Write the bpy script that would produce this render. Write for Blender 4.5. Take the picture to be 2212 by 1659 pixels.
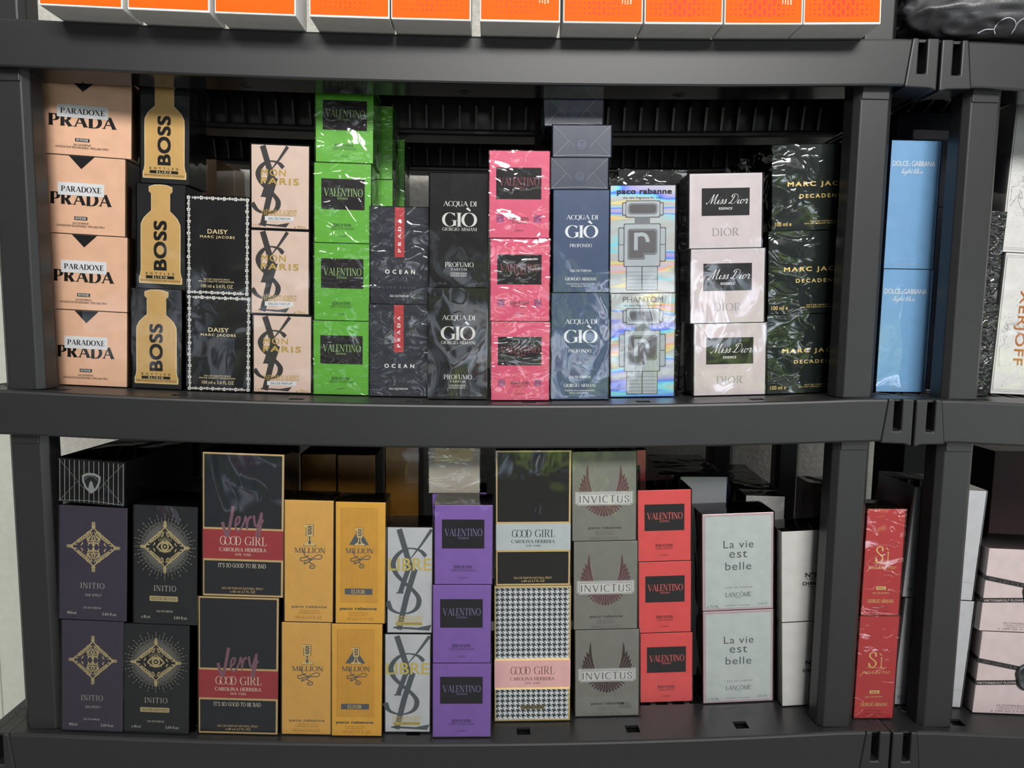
import bpy, bmesh, math, random
from mathutils import Vector, Matrix

# ------------------------------------------------------------------ clearing
for o in list(bpy.data.objects):
    bpy.data.objects.remove(o, do_unlink=True)
SC = bpy.context.scene
COL = SC.collection
R = random.Random(7)

# ------------------------------------------------------------------ camera
F_PX, PITCH, ROLL, YAW = 1550.0, math.radians(5.834), math.radians(0.760), math.radians(1.572)
CAM = Vector((0.0, -0.93, 1.25))
fwd = Vector((math.sin(YAW) * math.cos(PITCH), math.cos(YAW) * math.cos(PITCH), -math.sin(PITCH)))
r0 = Vector((math.cos(YAW), -math.sin(YAW), 0.0))
u0 = r0.cross(fwd)
rgt = r0 * math.cos(ROLL) + u0 * math.sin(ROLL)
upv = -r0 * math.sin(ROLL) + u0 * math.cos(ROLL)
cam_data = bpy.data.cameras.new('camera')
cam = bpy.data.objects.new('camera', cam_data)
COL.objects.link(cam)
m = Matrix((rgt, upv, -fwd)).transposed().to_4x4()
m.translation = CAM
cam.matrix_world = m
cam_data.sensor_fit = 'HORIZONTAL'
cam_data.sensor_width = 36.0
cam_data.lens = 36.0 * F_PX / 2212.0
cam_data.clip_start = 0.05
SC.camera = cam


def ray(px, py):
    return fwd * F_PX + rgt * (px - 1106.0) - upv * (py - 829.5)


def on_plane_y(px, py, Y):
    d = ray(px, py)
    return CAM + d * ((Y - CAM.y) / d.y)


def on_plane_z(px, py, z):
    d = ray(px, py)
    return CAM + d * ((z - CAM.z) / d.z)


# ------------------------------------------------------------------ world, lights, exposure
SC.view_settings.view_transform = 'Standard'
SC.view_settings.look = 'None'
SC.view_settings.gamma = 1.0
SC.view_settings.use_curve_mapping = False
SC.view_settings.exposure = 0.0
SC.cycles.max_bounces = 8
SC.cycles.transparent_max_bounces = 16
SC.cycles.sample_clamp_indirect = 4.0
SC.cycles.caustics_reflective = False
SC.cycles.caustics_refractive = False


def lin(c):
    return tuple(((v / 255.0) / 12.92 if v / 255.0 <= 0.04045 else ((v / 255.0 + 0.055) / 1.055) ** 2.4) for v in c)


WORLD_STRENGTH = 1.15
w = bpy.data.worlds.new('surroundings')
SC.world = w
w.use_nodes = True
nt = w.node_tree
nt.nodes.clear()


def N(t, typ, **kw):
    n = t.nodes.new(typ)
    for k, v in kw.items():
        if k.startswith('i_'):
            n.inputs[k[2:].replace('_', ' ')].default_value = v
        else:
            setattr(n, k, v)
    return n


def ramp(t, stops, src=None, interp='LINEAR'):
    n = t.nodes.new('ShaderNodeValToRGB')
    n.color_ramp.interpolation = interp
    e = n.color_ramp.elements
    while len(e) < len(stops):
        e.new(0.5)
    for i, (p, c) in enumerate(stops):
        e[i].position = p
        e[i].color = (*c, 1.0) if len(c) == 3 else c
    if src is not None:
        t.links.new(src, n.inputs[0])
    return n


def math_n(t, op, a, b=None, clamp=False):
    n = t.nodes.new('ShaderNodeMath')
    n.operation = op
    n.use_clamp = clamp
    for i, v in enumerate((a, b)):
        if v is None:
            continue
        if isinstance(v, (int, float)):
            n.inputs[i].default_value = v
        else:
            t.links.new(v, n.inputs[i])
    return n.outputs[0]


def mix_rgb(t, fac, a, b, blend='MIX'):
    n = t.nodes.new('ShaderNodeMix')
    n.data_type = 'RGBA'
    n.blend_type = blend
    for s, v in ((n.inputs[0], fac), (n.inputs[6], a), (n.inputs[7], b)):
        if isinstance(v, (int, float)):
            s.default_value = v
        elif isinstance(v, tuple):
            s.default_value = (*v, 1.0) if len(v) == 3 else v
        else:
            t.links.new(v, s)
    return n.outputs[2]


# the open garage front: dim ceiling above, bright fill added overhead, sunlit yard, trees and a pale sky strip ahead, paved drive below
tc = N(nt, 'ShaderNodeTexCoord')
sep = N(nt, 'ShaderNodeSeparateXYZ')
nt.links.new(tc.outputs['Generated'], sep.inputs[0])
zz = math_n(nt, 'MULTIPLY_ADD', sep.outputs['Z'], 0.5)
nt.nodes[-1].inputs[2].default_value = 0.5
# by elevation (z from -1..1 mapped to 0..1)
base = ramp(nt, [(0.0, (.02, .02, .025)), (0.22, (.06, .062, .07)), (0.36, (.15, .155, .18)), (0.455, (.30, .30, .33)),
                 (0.53, (.24, .24, .26)), (0.56, (.16, .16, .165)), (0.66, (.25, .25, .25)), (0.78, (1.2, 1.2, 1.15)), (1.0, (1.4, 1.4, 1.35))], zz)
mp = N(nt, 'ShaderNodeMapping')
mp.inputs['Scale'].default_value = (5.0, 5.0, 9.0)
nt.links.new(tc.outputs['Generated'], mp.inputs[0])
nz = N(nt, 'ShaderNodeTexNoise', i_Scale=1.0, i_Detail=4.0, i_Roughness=0.6)
nt.links.new(mp.outputs[0], nz.inputs['Vector'])
yard = ramp(nt, [(0.30, (.05, .06, .05)), (0.39, (.25, .36, .12)), (0.45, (1.1, 1.5, .45)), (0.475, (.12, .12, .12)), (0.51, (.3, .3, .32)), (0.54, (3.6, 4.4, 5.2)), (0.575, (5.6, 5.8, 6.0)),
                 (0.60, (.25, .2, .22)), (0.65, (2.2, .9, 1.1)), (0.70, (.10, .09, .10))], nz.outputs[0])
band = ramp(nt, [(0.29, (0, 0, 0)), (0.35, (.8, .8, .8)), (0.45, (1, 1, 1)), (0.515, (1, 1, 1)), (0.535, (0, 0, 0))], zz)
side = ramp(nt, [(0.42, (.35, .35, .35)), (0.56, (1, 1, 1))], math_n(nt, 'MULTIPLY_ADD', sep.outputs['X'], 0.5))
nt.nodes[-2].inputs[2].default_value = 0.5
front = math_n(nt, 'LESS_THAN', sep.outputs['Y'], 0.05)
k = math_n(nt, 'MULTIPLY', band.outputs[0], side.outputs[0])
k = math_n(nt, 'MULTIPLY', k, front)
c1 = mix_rgb(nt, k, base.outputs[0], yard.outputs[0])
# soft noise blotches everywhere, lighter and darker
mp2 = N(nt, 'ShaderNodeMapping')
mp2.inputs['Scale'].default_value = (3.0, 3.0, 6.0)
mp2.inputs['Location'].default_value = (3.1, 1.7, 0.4)
nt.links.new(tc.outputs['Generated'], mp2.inputs[0])
nz2 = N(nt, 'ShaderNodeTexNoise', i_Scale=1.2, i_Detail=3.0)
nt.links.new(mp2.outputs[0], nz2.inputs['Vector'])
bl = ramp(nt, [(0.35, (.35, .35, .37)), (0.5, (.9, .9, .9)), (0.62, (1.6, 1.6, 1.62))], nz2.outputs[0])
c2 = mix_rgb(nt, 1.0, c1, bl.outputs[0], 'MULTIPLY')
# nothing but house wall behind the shelves
dim = ramp(nt, [(0.25, (.30, .30, .30)), (0.62, (1.15, 1.15, 1.15))], math_n(nt, 'MULTIPLY_ADD', sep.outputs['X'], 0.5))
nt.nodes[-2].inputs[2].default_value = 0.5
c2 = mix_rgb(nt, 1.0, c2, dim.outputs[0], 'MULTIPLY')
c3 = mix_rgb(nt, front, (.05, .05, .05), c2)
bg = N(nt, 'ShaderNodeBackground', i_Strength=WORLD_STRENGTH)
nt.links.new(c3, bg.inputs[0])
wo = N(nt, 'ShaderNodeOutputWorld')
nt.links.new(bg.outputs[0], wo.inputs[0])


def area(name, loc, target, sx, sy, power, color=(1, 1, 1)):
    L = bpy.data.lights.new(name, 'AREA')
    L.shape = 'RECTANGLE'
    L.size, L.size_y = sx, sy
    L.energy = power
    L.color = color
    o = bpy.data.objects.new(name, L)
    COL.objects.link(o)
    o.location = loc
    d = Vector(target) - Vector(loc)
    o.rotation_euler = d.to_track_quat('-Z', 'Y').to_euler()
    return o


area('ceiling_lamp', (0.9, -4.1, 3.6), (0.0, 0.0, 1.1), 2.4, 0.9, 238.0, (1.0, .985, .96))
area('second_area_light', (-0.9, -2.6, 3.3), (-0.1, 0.0, 1.1), 1.2, 0.5, 38.0, (1.0, .98, .95))  # weaker second area light, high in front on the left

# ------------------------------------------------------------------ materials
MATS = {}


def pm(name, rgb, rough=0.4, metal=0.0, spec=0.5, bump=0.0, bscale=400.0, coat=0.0, raw=False):
    """plain procedural material: slight tone mottling + optional fine bump"""
    if name in MATS:
        return MATS[name]
    m = bpy.data.materials.new(name)
    m.use_nodes = True
    t = m.node_tree
    b = t.nodes['Principled BSDF']
    c = rgb if raw else lin(rgb)
    tc = N(t, 'ShaderNodeTexCoord')
    nz = N(t, 'ShaderNodeTexNoise', i_Scale=60.0, i_Detail=2.0)
    t.links.new(tc.outputs['Object'], nz.inputs['Vector'])
    rp = ramp(t, [(0.3, tuple(v * 0.95 for v in c)), (0.7, tuple(min(1, v * 1.04) for v in c))], nz.outputs[0])
    t.links.new(rp.outputs[0], b.inputs['Base Color'])
    b.inputs['Roughness'].default_value = rough
    b.inputs['Metallic'].default_value = metal
    b.inputs['Specular IOR Level'].default_value = spec
    b.inputs['Coat Weight'].default_value = coat
    if bump > 0:
        n2 = N(t, 'ShaderNodeTexNoise', i_Scale=bscale, i_Detail=2.0)
        t.links.new(tc.outputs['Object'], n2.inputs['Vector'])
        bp = N(t, 'ShaderNodeBump', i_Strength=bump, i_Distance=0.001)
        t.links.new(n2.outputs[0], bp.inputs['Height'])
        t.links.new(bp.outputs[0], b.inputs['Normal'])
    MATS[name] = m
    return m


def film_mat(name, wrinkle, scale=30.0, stretch=(1, 1, 1), f0_ior=1.62, rough=0.03, ridge=0.06):
    """clear packing film: see-through, with a mirror-like sheen over soft wrinkles"""
    if name in MATS:
        return MATS[name]
    m = bpy.data.materials.new(name)
    m.use_nodes = True
    t = m.node_tree
    t.nodes.clear()
    out = N(t, 'ShaderNodeOutputMaterial')
    tr = N(t, 'ShaderNodeBsdfTransparent')
    gl = N(t, 'ShaderNodeBsdfGlossy', i_Roughness=rough)
    fr = N(t, 'ShaderNodeFresnel', i_IOR=f0_ior)
    mx = N(t, 'ShaderNodeMixShader')
    tc = N(t, 'ShaderNodeTexCoord')
    oi = N(t, 'ShaderNodeObjectInfo')
    vm = N(t, 'ShaderNodeVectorMath', operation='MULTIPLY_ADD')
    t.links.new(oi.outputs['Location'], vm.inputs[0])
    vm.inputs[1].default_value = (7.3, 3.1, 9.7)
    mp = N(t, 'ShaderNodeMapping')
    mp.inputs['Scale'].default_value = stretch
    mp.inputs['Rotation'].default_value = (0.0, 0.5, 0.0)
    t.links.new(tc.outputs['Object'], mp.inputs[0])
    t.links.new(mp.outputs[0], vm.inputs[2])
    n1 = N(t, 'ShaderNodeTexNoise', i_Scale=scale, i_Detail=0.6, i_Roughness=0.4, i_Distortion=0.7)
    n2 = N(t, 'ShaderNodeTexNoise', i_Scale=scale * 1.7, i_Detail=0.5, i_Distortion=1.2)
    t.links.new(vm.outputs[0], n1.inputs['Vector'])
    t.links.new(vm.outputs[0], n2.inputs['Vector'])
    # fold lines: thin ridges where the noise crosses its mid value
    rd = ramp(t, [(0.40, (0, 0, 0)), (0.5, (1, 1, 1)), (0.60, (0, 0, 0))], n2.outputs[0])
    rd.color_ramp.interpolation = 'EASE'
    h = math_n(t, 'MULTIPLY_ADD', rd.outputs[0], ridge)
    t.links.new(n1.outputs[0], t.nodes[-1].inputs[2])
    bp = N(t, 'ShaderNodeBump', i_Strength=1.0, i_Distance=wrinkle)
    t.links.new(h, bp.inputs['Height'])
    t.links.new(bp.outputs[0], gl.inputs['Normal'])
    t.links.new(fr.outputs[0], mx.inputs[0])
    t.links.new(tr.outputs[0], mx.inputs[1])
    t.links.new(gl.outputs[0], mx.inputs[2])
    t.links.new(mx.outputs[0], out.inputs[0])
    MATS[name] = m
    return m


FILM_FLAT = film_mat('packing_film_taut', 0.0012, 10.0, (1, 1, .6), ridge=0.0)
FILM_SOFT = film_mat('packing_film_soft', 0.0030, 15.0, (1.2, 1, .8), rough=0.05, ridge=0.008)
FILM_WRINKLE = film_mat('packing_film_wrinkled', 0.0060, 18.0, (1, 1, 1.5), 1.66, rough=0.06, ridge=0.04)

PLASTIC = pm('black_shelf_plastic', (26, 26, 27), 0.40, 0, 0.45, 0.04, 900.0)
PLASTIC_GLOSS = pm('black_shelf_plastic_polished', (18, 18, 19), 0.14, 0, 0.5)
PLASTIC_DEEP = pm('black_shelf_plastic_inside', (30, 30, 31), 0.36, 0, 0.45)
BLACKINK = pm('black_ink', (20, 19, 20), 0.5, 0, 0.2)
WHITEINK = pm('white_ink', (238, 238, 238), 0.5)
GOLDFOIL = pm('gold_foil', (236, 204, 128), 0.35, 0.35)
PALEGOLD = pm('pale_gold_foil', (232, 210, 160), 0.35, 0.3)
SILVER = pm('silver_foil', (206, 206, 208), 0.3, 0.5)
GREYINK = pm('grey_ink', (90, 92, 98), 0.5)


def structure(o):
    o['kind'] = 'structure'
    return o


def tag(o, label, cat, group=None):
    o['label'] = label
    o['category'] = cat
    if group:
        o['group'] = group
    return o


def link_mesh(name, verts, faces, mats, parent=None, midx=None, smooth=False):
    me = bpy.data.meshes.new(name)
    me.from_pydata([tuple(v) for v in verts], [], faces)
    if not isinstance(mats, (list, tuple)):
        mats = [mats]
    for mm in mats:
        me.materials.append(mm)
    if midx:
        me.polygons.foreach_set('material_index', midx)
    if smooth:
        me.polygons.foreach_set('use_smooth', [True] * len(me.polygons))
    me.update()
    o = bpy.data.objects.new(name, me)
    COL.objects.link(o)
    if parent is not None:
        o.parent = parent
    return o


def empty(name, loc=(0, 0, 0)):
    o = bpy.data.objects.new(name, None)
    o.empty_display_size = 0.02
    o.location = loc
    COL.objects.link(o)
    return o


def box_geo(x0, y0, z0, x1, y1, z1):
    v = [(x0, y0, z0), (x1, y0, z0), (x1, y1, z0), (x0, y1, z0), (x0, y0, z1), (x1, y0, z1), (x1, y1, z1), (x0, y1, z1)]
    f = [(0, 3, 2, 1), (4, 5, 6, 7), (0, 1, 5, 4), (1, 2, 6, 5), (2, 3, 7, 6), (3, 0, 4, 7)]
    return v, f


class Geo:
    def __init__(self):
        self.v, self.f, self.m = [], [], []

    def add(self, v, f, mi=0):
        o = len(self.v)
        self.v += list(v)
        self.f += [tuple(i + o for i in q) for q in f]
        self.m += [mi] * len(f)

    def box(self, *a, mi=0):
        self.add(*box_geo(*a), mi=mi)

    def link(self, name, mats, parent=None, smooth=False):
        return link_mesh(name, self.v, self.f, mats, parent, self.m, smooth)


def bevel(o, wd, seg=2):
    md = o.modifiers.new('bevel', 'BEVEL')
    md.width = wd
    md.segments = seg
    md.limit_method = 'ANGLE'
    md.angle_limit = math.radians(40)
    return o


# ------------------------------------------------------------------ room shell
WALL_Y = 0.72
wall_m = bpy.data.materials.new('painted_textured_wall')
wall_m.use_nodes = True
t = wall_m.node_tree
b = t.nodes['Principled BSDF']
tc = N(t, 'ShaderNodeTexCoord')
nz = N(t, 'ShaderNodeTexNoise', i_Scale=90.0, i_Detail=3.0)
t.links.new(tc.outputs['Object'], nz.inputs['Vector'])
rp = ramp(t, [(0.25, lin((158, 155, 148))), (0.7, lin((176, 173, 165)))], nz.outputs[0])
t.links.new(rp.outputs[0], b.inputs['Base Color'])
b.inputs['Roughness'].default_value = 0.8
bp = N(t, 'ShaderNodeBump', i_Strength=0.6, i_Distance=0.003)
t.links.new(nz.outputs[0], bp.inputs['Height'])
t.links.new(bp.outputs[0], b.inputs['Normal'])
g = Geo()
g.box(-3.0, WALL_Y, 0.0, 3.5, WALL_Y + 0.1, 3.2)
structure(g.link('wall_back', wall_m))
g = Geo()
g.box(-3.0, -4.0, -0.1, 3.5, WALL_Y + 0.1, 0.0)
structure(g.link('floor', pm('concrete_floor', (118, 117, 114), 0.6, 0, 0.4, 0.3, 60.0)))

# white panelled door left of the shelves, set in the back wall
DW = pm('white_door_paint', (172, 174, 164), 0.45)
g = Geo()
dx0, dx1 = -1.92, -1.02
g.box(dx0, WALL_Y - 0.035, 0.0, dx1, WALL_Y - 0.001, 2.03)
door = structure(g.link('door_1', DW))
bevel(door, 0.003)
for (pz0, pz1) in ((0.2, 0.60), (0.72, 0.90), (1.02, 1.46), (1.58, 1.9)):
    for (px0, px1) in ((dx0 + .12, dx0 + .40), (dx1 - .40, dx1 - .11)):
        g = Geo()
        y = WALL_Y - 0.035
        # raised panel: stepped frame and field
        g.box(px0, y - 0.006, pz0, px1, y + .001, pz1)
        g.box(px0 + .03, y - 0.012, pz0 + .03, px1 - .03, y - .005, pz1 - .03)
        bevel(g.link('door_panel', DW, door), 0.004)

# ------------------------------------------------------------------ shelving units
DEPTH = 0.61
HW = 0.62            # half width
BH = 0.058           # beam height
SHELF_Z = [CAM.z + 0.348, CAM.z - 0.1095, CAM.z - 0.576, CAM.z - 1.04]
SAGS = [0.009, 0.0135, 0.016, 0.012]


class Unit:
    def __init__(self, xc, dz=0.0):
        self.xc, self.dz = xc, dz

    def top(self, i, x):
        tt = max(-1.0, min(1.0, (x - self.xc) / (HW - 0.06)))
        return SHELF_Z[i] + self.dz - SAGS[i] * (1 - tt * tt)

    def slope(self, i, x):
        tt = (x - self.xc) / (HW - 0.06)
        if abs(tt) >= 1.0:
            return 0.0
        return SAGS[i] * 2 * tt / (HW - 0.06)


U1 = Unit(-0.0605)
U2 = Unit(1.1815, -0.001)


def build_unit(U, name, label, xa, xb):
    """xa..xb: the stretch of the unit that is built (the rest lies outside the view)"""
    root = empty(name, (U.xc, DEPTH / 2, 0))
    tag(root, label, 'shelving unit')
    ox, oy = U.xc, DEPTH / 2

    def put(geo, nm, mats, par, bev=None):
        geo.v = [(x - ox, y - oy, z) for (x, y, z) in geo.v]
        o = geo.link(nm, mats, par)
        if bev:
            bevel(o, bev)
        return o

    # tier posts: chamfered square tube, one length per tier, all four corners
    c, hwid, hd = 0.0075, 0.0255, 0.0195
    prof = [(-hwid + c, -hd), (hwid - c, -hd), (hwid, -hd + c), (hwid, hd - c), (hwid - c, hd), (-hwid + c, hd), (-hwid, hd - c), (-hwid, -hd + c)]
    posts_x = [x for x in (U.xc - 0.549, U.xc + 0.549) if xa - .03 <= x <= xb + .03]
    for px in posts_x:
        for py in (0.013 + hd, DEPTH - 0.013 - hd):
            segs = []
            for i in range(4):
                lo = (SHELF_Z[i + 1] + U.dz - .001) if i < 3 else 0.0
                segs.append((lo, SHELF_Z[i] + U.dz - BH + .002))
            if U is U1:
                segs.append((SHELF_Z[0] + U.dz - .001, SHELF_Z[0] + U.dz + .40))
            for (z0, z1) in segs:
                g = Geo()
                n = len(prof)
                v = [(px + a, py + b_, z0) for a, b_ in prof] + [(px + a, py + b_, z1) for a, b_ in prof]
                f = [tuple(range(n))[::-1], tuple(range(n, 2 * n))] + [(i, (i + 1) % n, n + (i + 1) % n, n + i) for i in range(n)]
                g.add(v, f)
                # sleeve collar at the top of each length
                if z1 < SHELF_Z[0]:
                    e = .0015
                    g.box(px - hwid + c, py - hd - e, z1 - .016, px + hwid - c, py - hd + .002, z1)
                put(g, 'post', PLASTIC, root, 0.0012)

    for i in range(4):
        zt = lambda x: U.top(i, x)
        # ---- deck plate with punched holes
        xs = [xa]
        holes_sq, holes_sl = [], []
        x = U.xc - 0.52
        while x < U.xc + 0.53:
            holes_sq.append((x, x + .019))
            x += 0.155
        x = U.xc - 0.53
        while x < U.xc + 0.53:
            holes_sl.append((x, x + .018))
            x += 0.0255
        cuts = sorted(set([xa, xb] + [q for hh in holes_sq + holes_sl for q in hh if xa < q < xb] + [xa + (xb - xa) * j / 24 for j in range(25)]))
        ys = [0.0035, 0.020, 0.038, 0.088, 0.135, 0.16, 0.207, 0.30, 0.35, 0.397, 0.45, 0.5, DEPTH]
        g = Geo()
        nx, ny = len(cuts), len(ys)
        th = .0035
        for s in (0, 1):
            g.v += [(x, y, zt(x) - s * th) for x in cuts for y in ys]
        solid = {}
        for a in range(nx - 1):
            xm = (cuts[a] + cuts[a + 1]) / 2
            for b_ in range(ny - 1):
                hole = False
                if b_ == 1 and any(h0 < xm < h1 for h0, h1 in holes_sq):
                    hole = True
                if b_ in (3, 5, 8) and any(h0 < xm < h1 for h0, h1 in holes_sl):
                    hole = True
                solid[a, b_] = not hole
        off = nx * ny
        idx = lambda a, b_: a * ny + b_
        for (a, b_), s in solid.items():
            if not s:
                continue
            q = (idx(a, b_), idx(a + 1, b_), idx(a + 1, b_ + 1), idx(a, b_ + 1))
            g.f.append(q)
            g.m.append(0)
            g.f.append(tuple(j + off for j in q[::-1]))
            g.m.append(1)
            for (da, db, e0, e1) in ((-1, 0, q[3], q[0]), (1, 0, q[1], q[2]), (0, -1, q[0], q[1]), (0, 1, q[2], q[3])):
                if not solid.get((a + da, b_ + db), False):
                    g.f.append((e1, e0, e0 + off, e1 + off))
                    g.m.append(0)
        # raised tread bars at the plate's end zones
        for ex in (U.xc - HW + .004, U.xc + HW - .060):
            if ex < xa - .02 or ex > xb:
                continue
            for r_ in range(14):
                for c_ in range(3):
                    cx, cy = ex + .010 + c_ * .018, .05 + r_ * .018
                    an = math.radians(45 if (r_ + c_) % 2 else -45)
                    co, si = math.cos(an), math.sin(an)
                    z = zt(cx)
                    pts = [(-.009, -.0022), (.009, -.0022), (.009, .0022), (-.009, .0022)]
                    vv = [(cx + p * co - q * si, cy + p * si + q * co, z - .0005) for p, q in pts] + \
                         [(cx + p * .9 * co - q * .5 * si, cy + p * .9 * si + q * .5 * co, z + .0012) for p, q in pts]
                    g.add(vv, [(4, 5, 6, 7)] + [(j, (j + 1) % 4, 4 + (j + 1) % 4, 4 + j) for j in range(4)])
        deck = put(g, 'shelf_deck', [PLASTIC, PLASTIC], root)

        def sweep(profile, xl, xr, nm, mats, mi=None, extra=None, ns=28):
            """closed (y, dz) profile swept along x following the sag; xl/xr may depend on dz"""
            g = Geo()
            n = len(profile)
            for j in range(ns + 1):
                for (y, dz) in profile:
                    a, b2 = xl(dz), xr(dz)
                    x = a + (b2 - a) * j / ns
                    g.v.append((x, y, zt(x) + dz))
            for j in range(ns):
                for kk in range(n):
                    k2 = (kk + 1) % n
                    g.f.append((j * n + kk, j * n + k2, (j + 1) * n + k2, (j + 1) * n + kk))
                    g.m.append(mi[kk] if mi else 0)
            g.f.append(tuple(range(n))[::-1])
            g.m.append(0)
            g.f.append(tuple(ns * n + q for q in range(n)))
            g.m.append(0)
            if extra:
                extra(g)
            return put(g, nm, mats, deck)

        seamL, seamR = U.xc - 0.5845, U.xc + 0.5845
        inL = lambda dz: max(xa, seamL - dz * 0.12)
        inR = lambda dz: min(xb, seamR + dz * 0.12)
        # ---- front beam: open channel, polished inside of the bottom flange
        P = [(.0035, 0), (.001, -.0012), (0, -.0035), (0, -BH + .003), (.0008, -BH + .0008), (.003, -BH), (.056, -BH), (.056, -BH + .004), (.0045, -BH + .004), (.0045, -.0035)]
        sweep(P, inL, inR, 'front_beam', [PLASTIC, PLASTIC_GLOSS], [0, 0, 0, 0, 0, 1, 0, 0, 0, 0])

        # moulded screw bosses under the front flange
        for k_ in range(-2, 3):
            x = U.xc + .02 + k_ * .28
            if not (xa + .02 < x < xb - .02) or i != 0:
                continue
            g = Geo()
            z = zt(x) - BH
            n = 20
            vv = []
            for (ra, za) in ((.0085, -.0001), (.0065, -.0012), (.0050, -.0004), (.0018, -.0008)):
                vv += [(x + ra * math.cos(2 * math.pi * q / n), .036 + ra * math.sin(2 * math.pi * q / n), z + za) for q in range(n)]
            g.add(vv, [(r_ * n + q, r_ * n + (q + 1) % n, (r_ + 1) * n + (q + 1) % n, (r_ + 1) * n + q) for r_ in range(3) for q in range(n)])
            put(g, 'screw_boss', PLASTIC_DEEP, deck)
        # added black plate that keeps the punched holes dark
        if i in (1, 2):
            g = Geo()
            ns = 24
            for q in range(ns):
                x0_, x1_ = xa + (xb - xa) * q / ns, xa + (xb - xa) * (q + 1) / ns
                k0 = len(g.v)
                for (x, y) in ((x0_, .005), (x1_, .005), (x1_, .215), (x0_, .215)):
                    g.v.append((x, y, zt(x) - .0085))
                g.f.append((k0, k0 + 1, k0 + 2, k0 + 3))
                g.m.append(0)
            put(g, 'hole_shade_plate', pm('hole_shade_black', (10, 10, 10), .8, 0, .1), deck)

        # ---- middle and rear beams with gusset ribs
        for (yb_, nm) in ((0.262, 'middle_beam'), (0.560, 'rear_beam')):
            Pm = [(yb_, -.004), (yb_, -BH + .006), (yb_ - .010, -BH + .006), (yb_ - .014, -BH + .002), (yb_ - .014, -BH - .002), (yb_ - .008, -BH - .004), (yb_ + .045, -BH - .004), (yb_ + .045, -.004)]

            def ribs(g, yb_=yb_):
                x = max(xa, U.xc - HW) + .02
                xe = min(xb, U.xc + HW) - .02
                while x < xe:
                    z = zt(x)
                    A = [(yb_ + .001, -.004), (yb_ - .048, -.004), (yb_ - .040, -.010), (yb_ - .020, -.018), (yb_ - .012, -BH + .006), (yb_ + .001, -BH + .006)]
                    vv = [(x, y, z + d) for y, d in A] + [(x + .0035, y, z + d) for y, d in A]
                    n = len(A)
                    g.add(vv, [tuple(range(n)), tuple(range(n, 2 * n))[::-1]] + [(q, n + q, n + (q + 1) % n, (q + 1) % n) for q in range(n)])
                    x += .0262
            sweep(Pm, lambda dz: max(xa, U.xc - HW + .01), lambda dz: min(xb, U.xc + HW - .01), nm, [PLASTIC_DEEP], None, ribs)

        # ---- corner brackets closing the beam ends: front cap with an open notch
        for sgn in (-1, 1):
            end = U.xc + sgn * (HW - .0005)
            if not (xa - .01 <= end <= xb + .01):
                continue
            sx = U.xc + sgn * 0.5845
            z0 = zt(end) + .0003
            zb = z0 - BH - .002
            slot0, slot1 = end - sgn * .026, end - sgn * .0155
            zs = z0 - .043
            out = [(sx + sgn * .0006, z0), (slot0, z0), (slot0, zs), (slot1, zs), (slot1, z0), (end, z0), (end, zb - .004), (end - sgn * .01, zb - .001), (sx - sgn * .0066, zb)]
            g = Geo()
            n = len(out)
            vv = [(x, -.0015, z) for x, z in out] + [(x, .045, z) for x, z in out]
            f = [tuple(range(n)), tuple(range(n, 2 * n))[::-1]] + [(q, n + q, n + (q + 1) % n, (q + 1) % n) for q in range(n)]
            if sgn < 0:
                f = [q[::-1] for q in f]
            g.add(vv, f)
            br = put(g, 'corner_bracket', PLASTIC, deck)
            md = bevel(br, 0.0022, 3)
            # dark back of the notch
            g = Geo()
            a, b2 = sorted((slot0, slot1))
            g.box(a - .001, .030, zs - .001, b2 + .001, .040, z0 - .001)
            put(g, 'notch_back', PLASTIC_GLOSS, deck)
            # end beam running back along the short side
            g = Geo()
            a, b2 = sorted((end - sgn * .006, end - sgn * .001))
            g.box(a, .044, z0 - BH, b2, DEPTH, z0 - .0036)
            put(g, 'end_beam', PLASTIC, deck)
    return root


build_unit(U1, 'shelving_unit', 'black plastic shelving unit holding most of the perfume boxes, spanning nearly the whole view', U1.xc - HW, U1.xc + HW)
build_unit(U2, 'shelving_unit', 'black plastic shelving unit cut off at the right edge of the view', U2.xc - HW, U2.xc - 0.2)


# ------------------------------------------------------------------ lettering and print engine
def catmull(P, n=6, closed=False):
    P = [Vector(p) for p in P]
    if len(P) < 3:
        return P
    out = []
    L = len(P)
    rng = range(L if closed else L - 1)
    for i in rng:
        p0 = P[(i - 1) % L] if (closed or i > 0) else P[0] * 2 - P[1]
        p1, p2 = P[i], P[(i + 1) % L]
        p3 = P[(i + 2) % L] if (closed or i + 2 < L) else P[-1] * 2 - P[-2]
        for j in range(n):
            u = j / n
            out.append(0.5 * ((2 * p1) + (p2 - p0) * u + (2 * p0 - 5 * p1 + 4 * p2 - p3) * u * u + (3 * p1 - p0 - 3 * p2 + p3) * u ** 3))
    if not closed:
        out.append(P[-1])
    return out


def ribbon(P, wf, closed=False):
    """quad strip along 2-D points; wf(i, tangent) -> half width"""
    n = len(P)
    v, f = [], []
    for i in range(n):
        a = P[(i - 1) % n] if (closed or i > 0) else P[i]
        b = P[(i + 1) % n] if (closed or i < n - 1) else P[i]
        tg = (b - a)
        if tg.length < 1e-9:
            tg = Vector((1, 0))
        tg.normalize()
        h = wf(i, tg)
        nr = Vector((-tg.y, tg.x))
        v += [P[i] + nr * h, P[i] - nr * h]
    for i in range(n if closed else n - 1):
        j = (i + 1) % n
        f.append((2 * i, 2 * i + 1, 2 * j + 1, 2 * j))
    return v, f


def arc(cx, cy, rx, ry, a0, a1, n=20):
    return [Vector((cx + rx * math.cos(math.radians(a0 + (a1 - a0) * i / n)), cy + ry * math.sin(math.radians(a0 + (a1 - a0) * i / n)))) for i in range(n + 1)]


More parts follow.
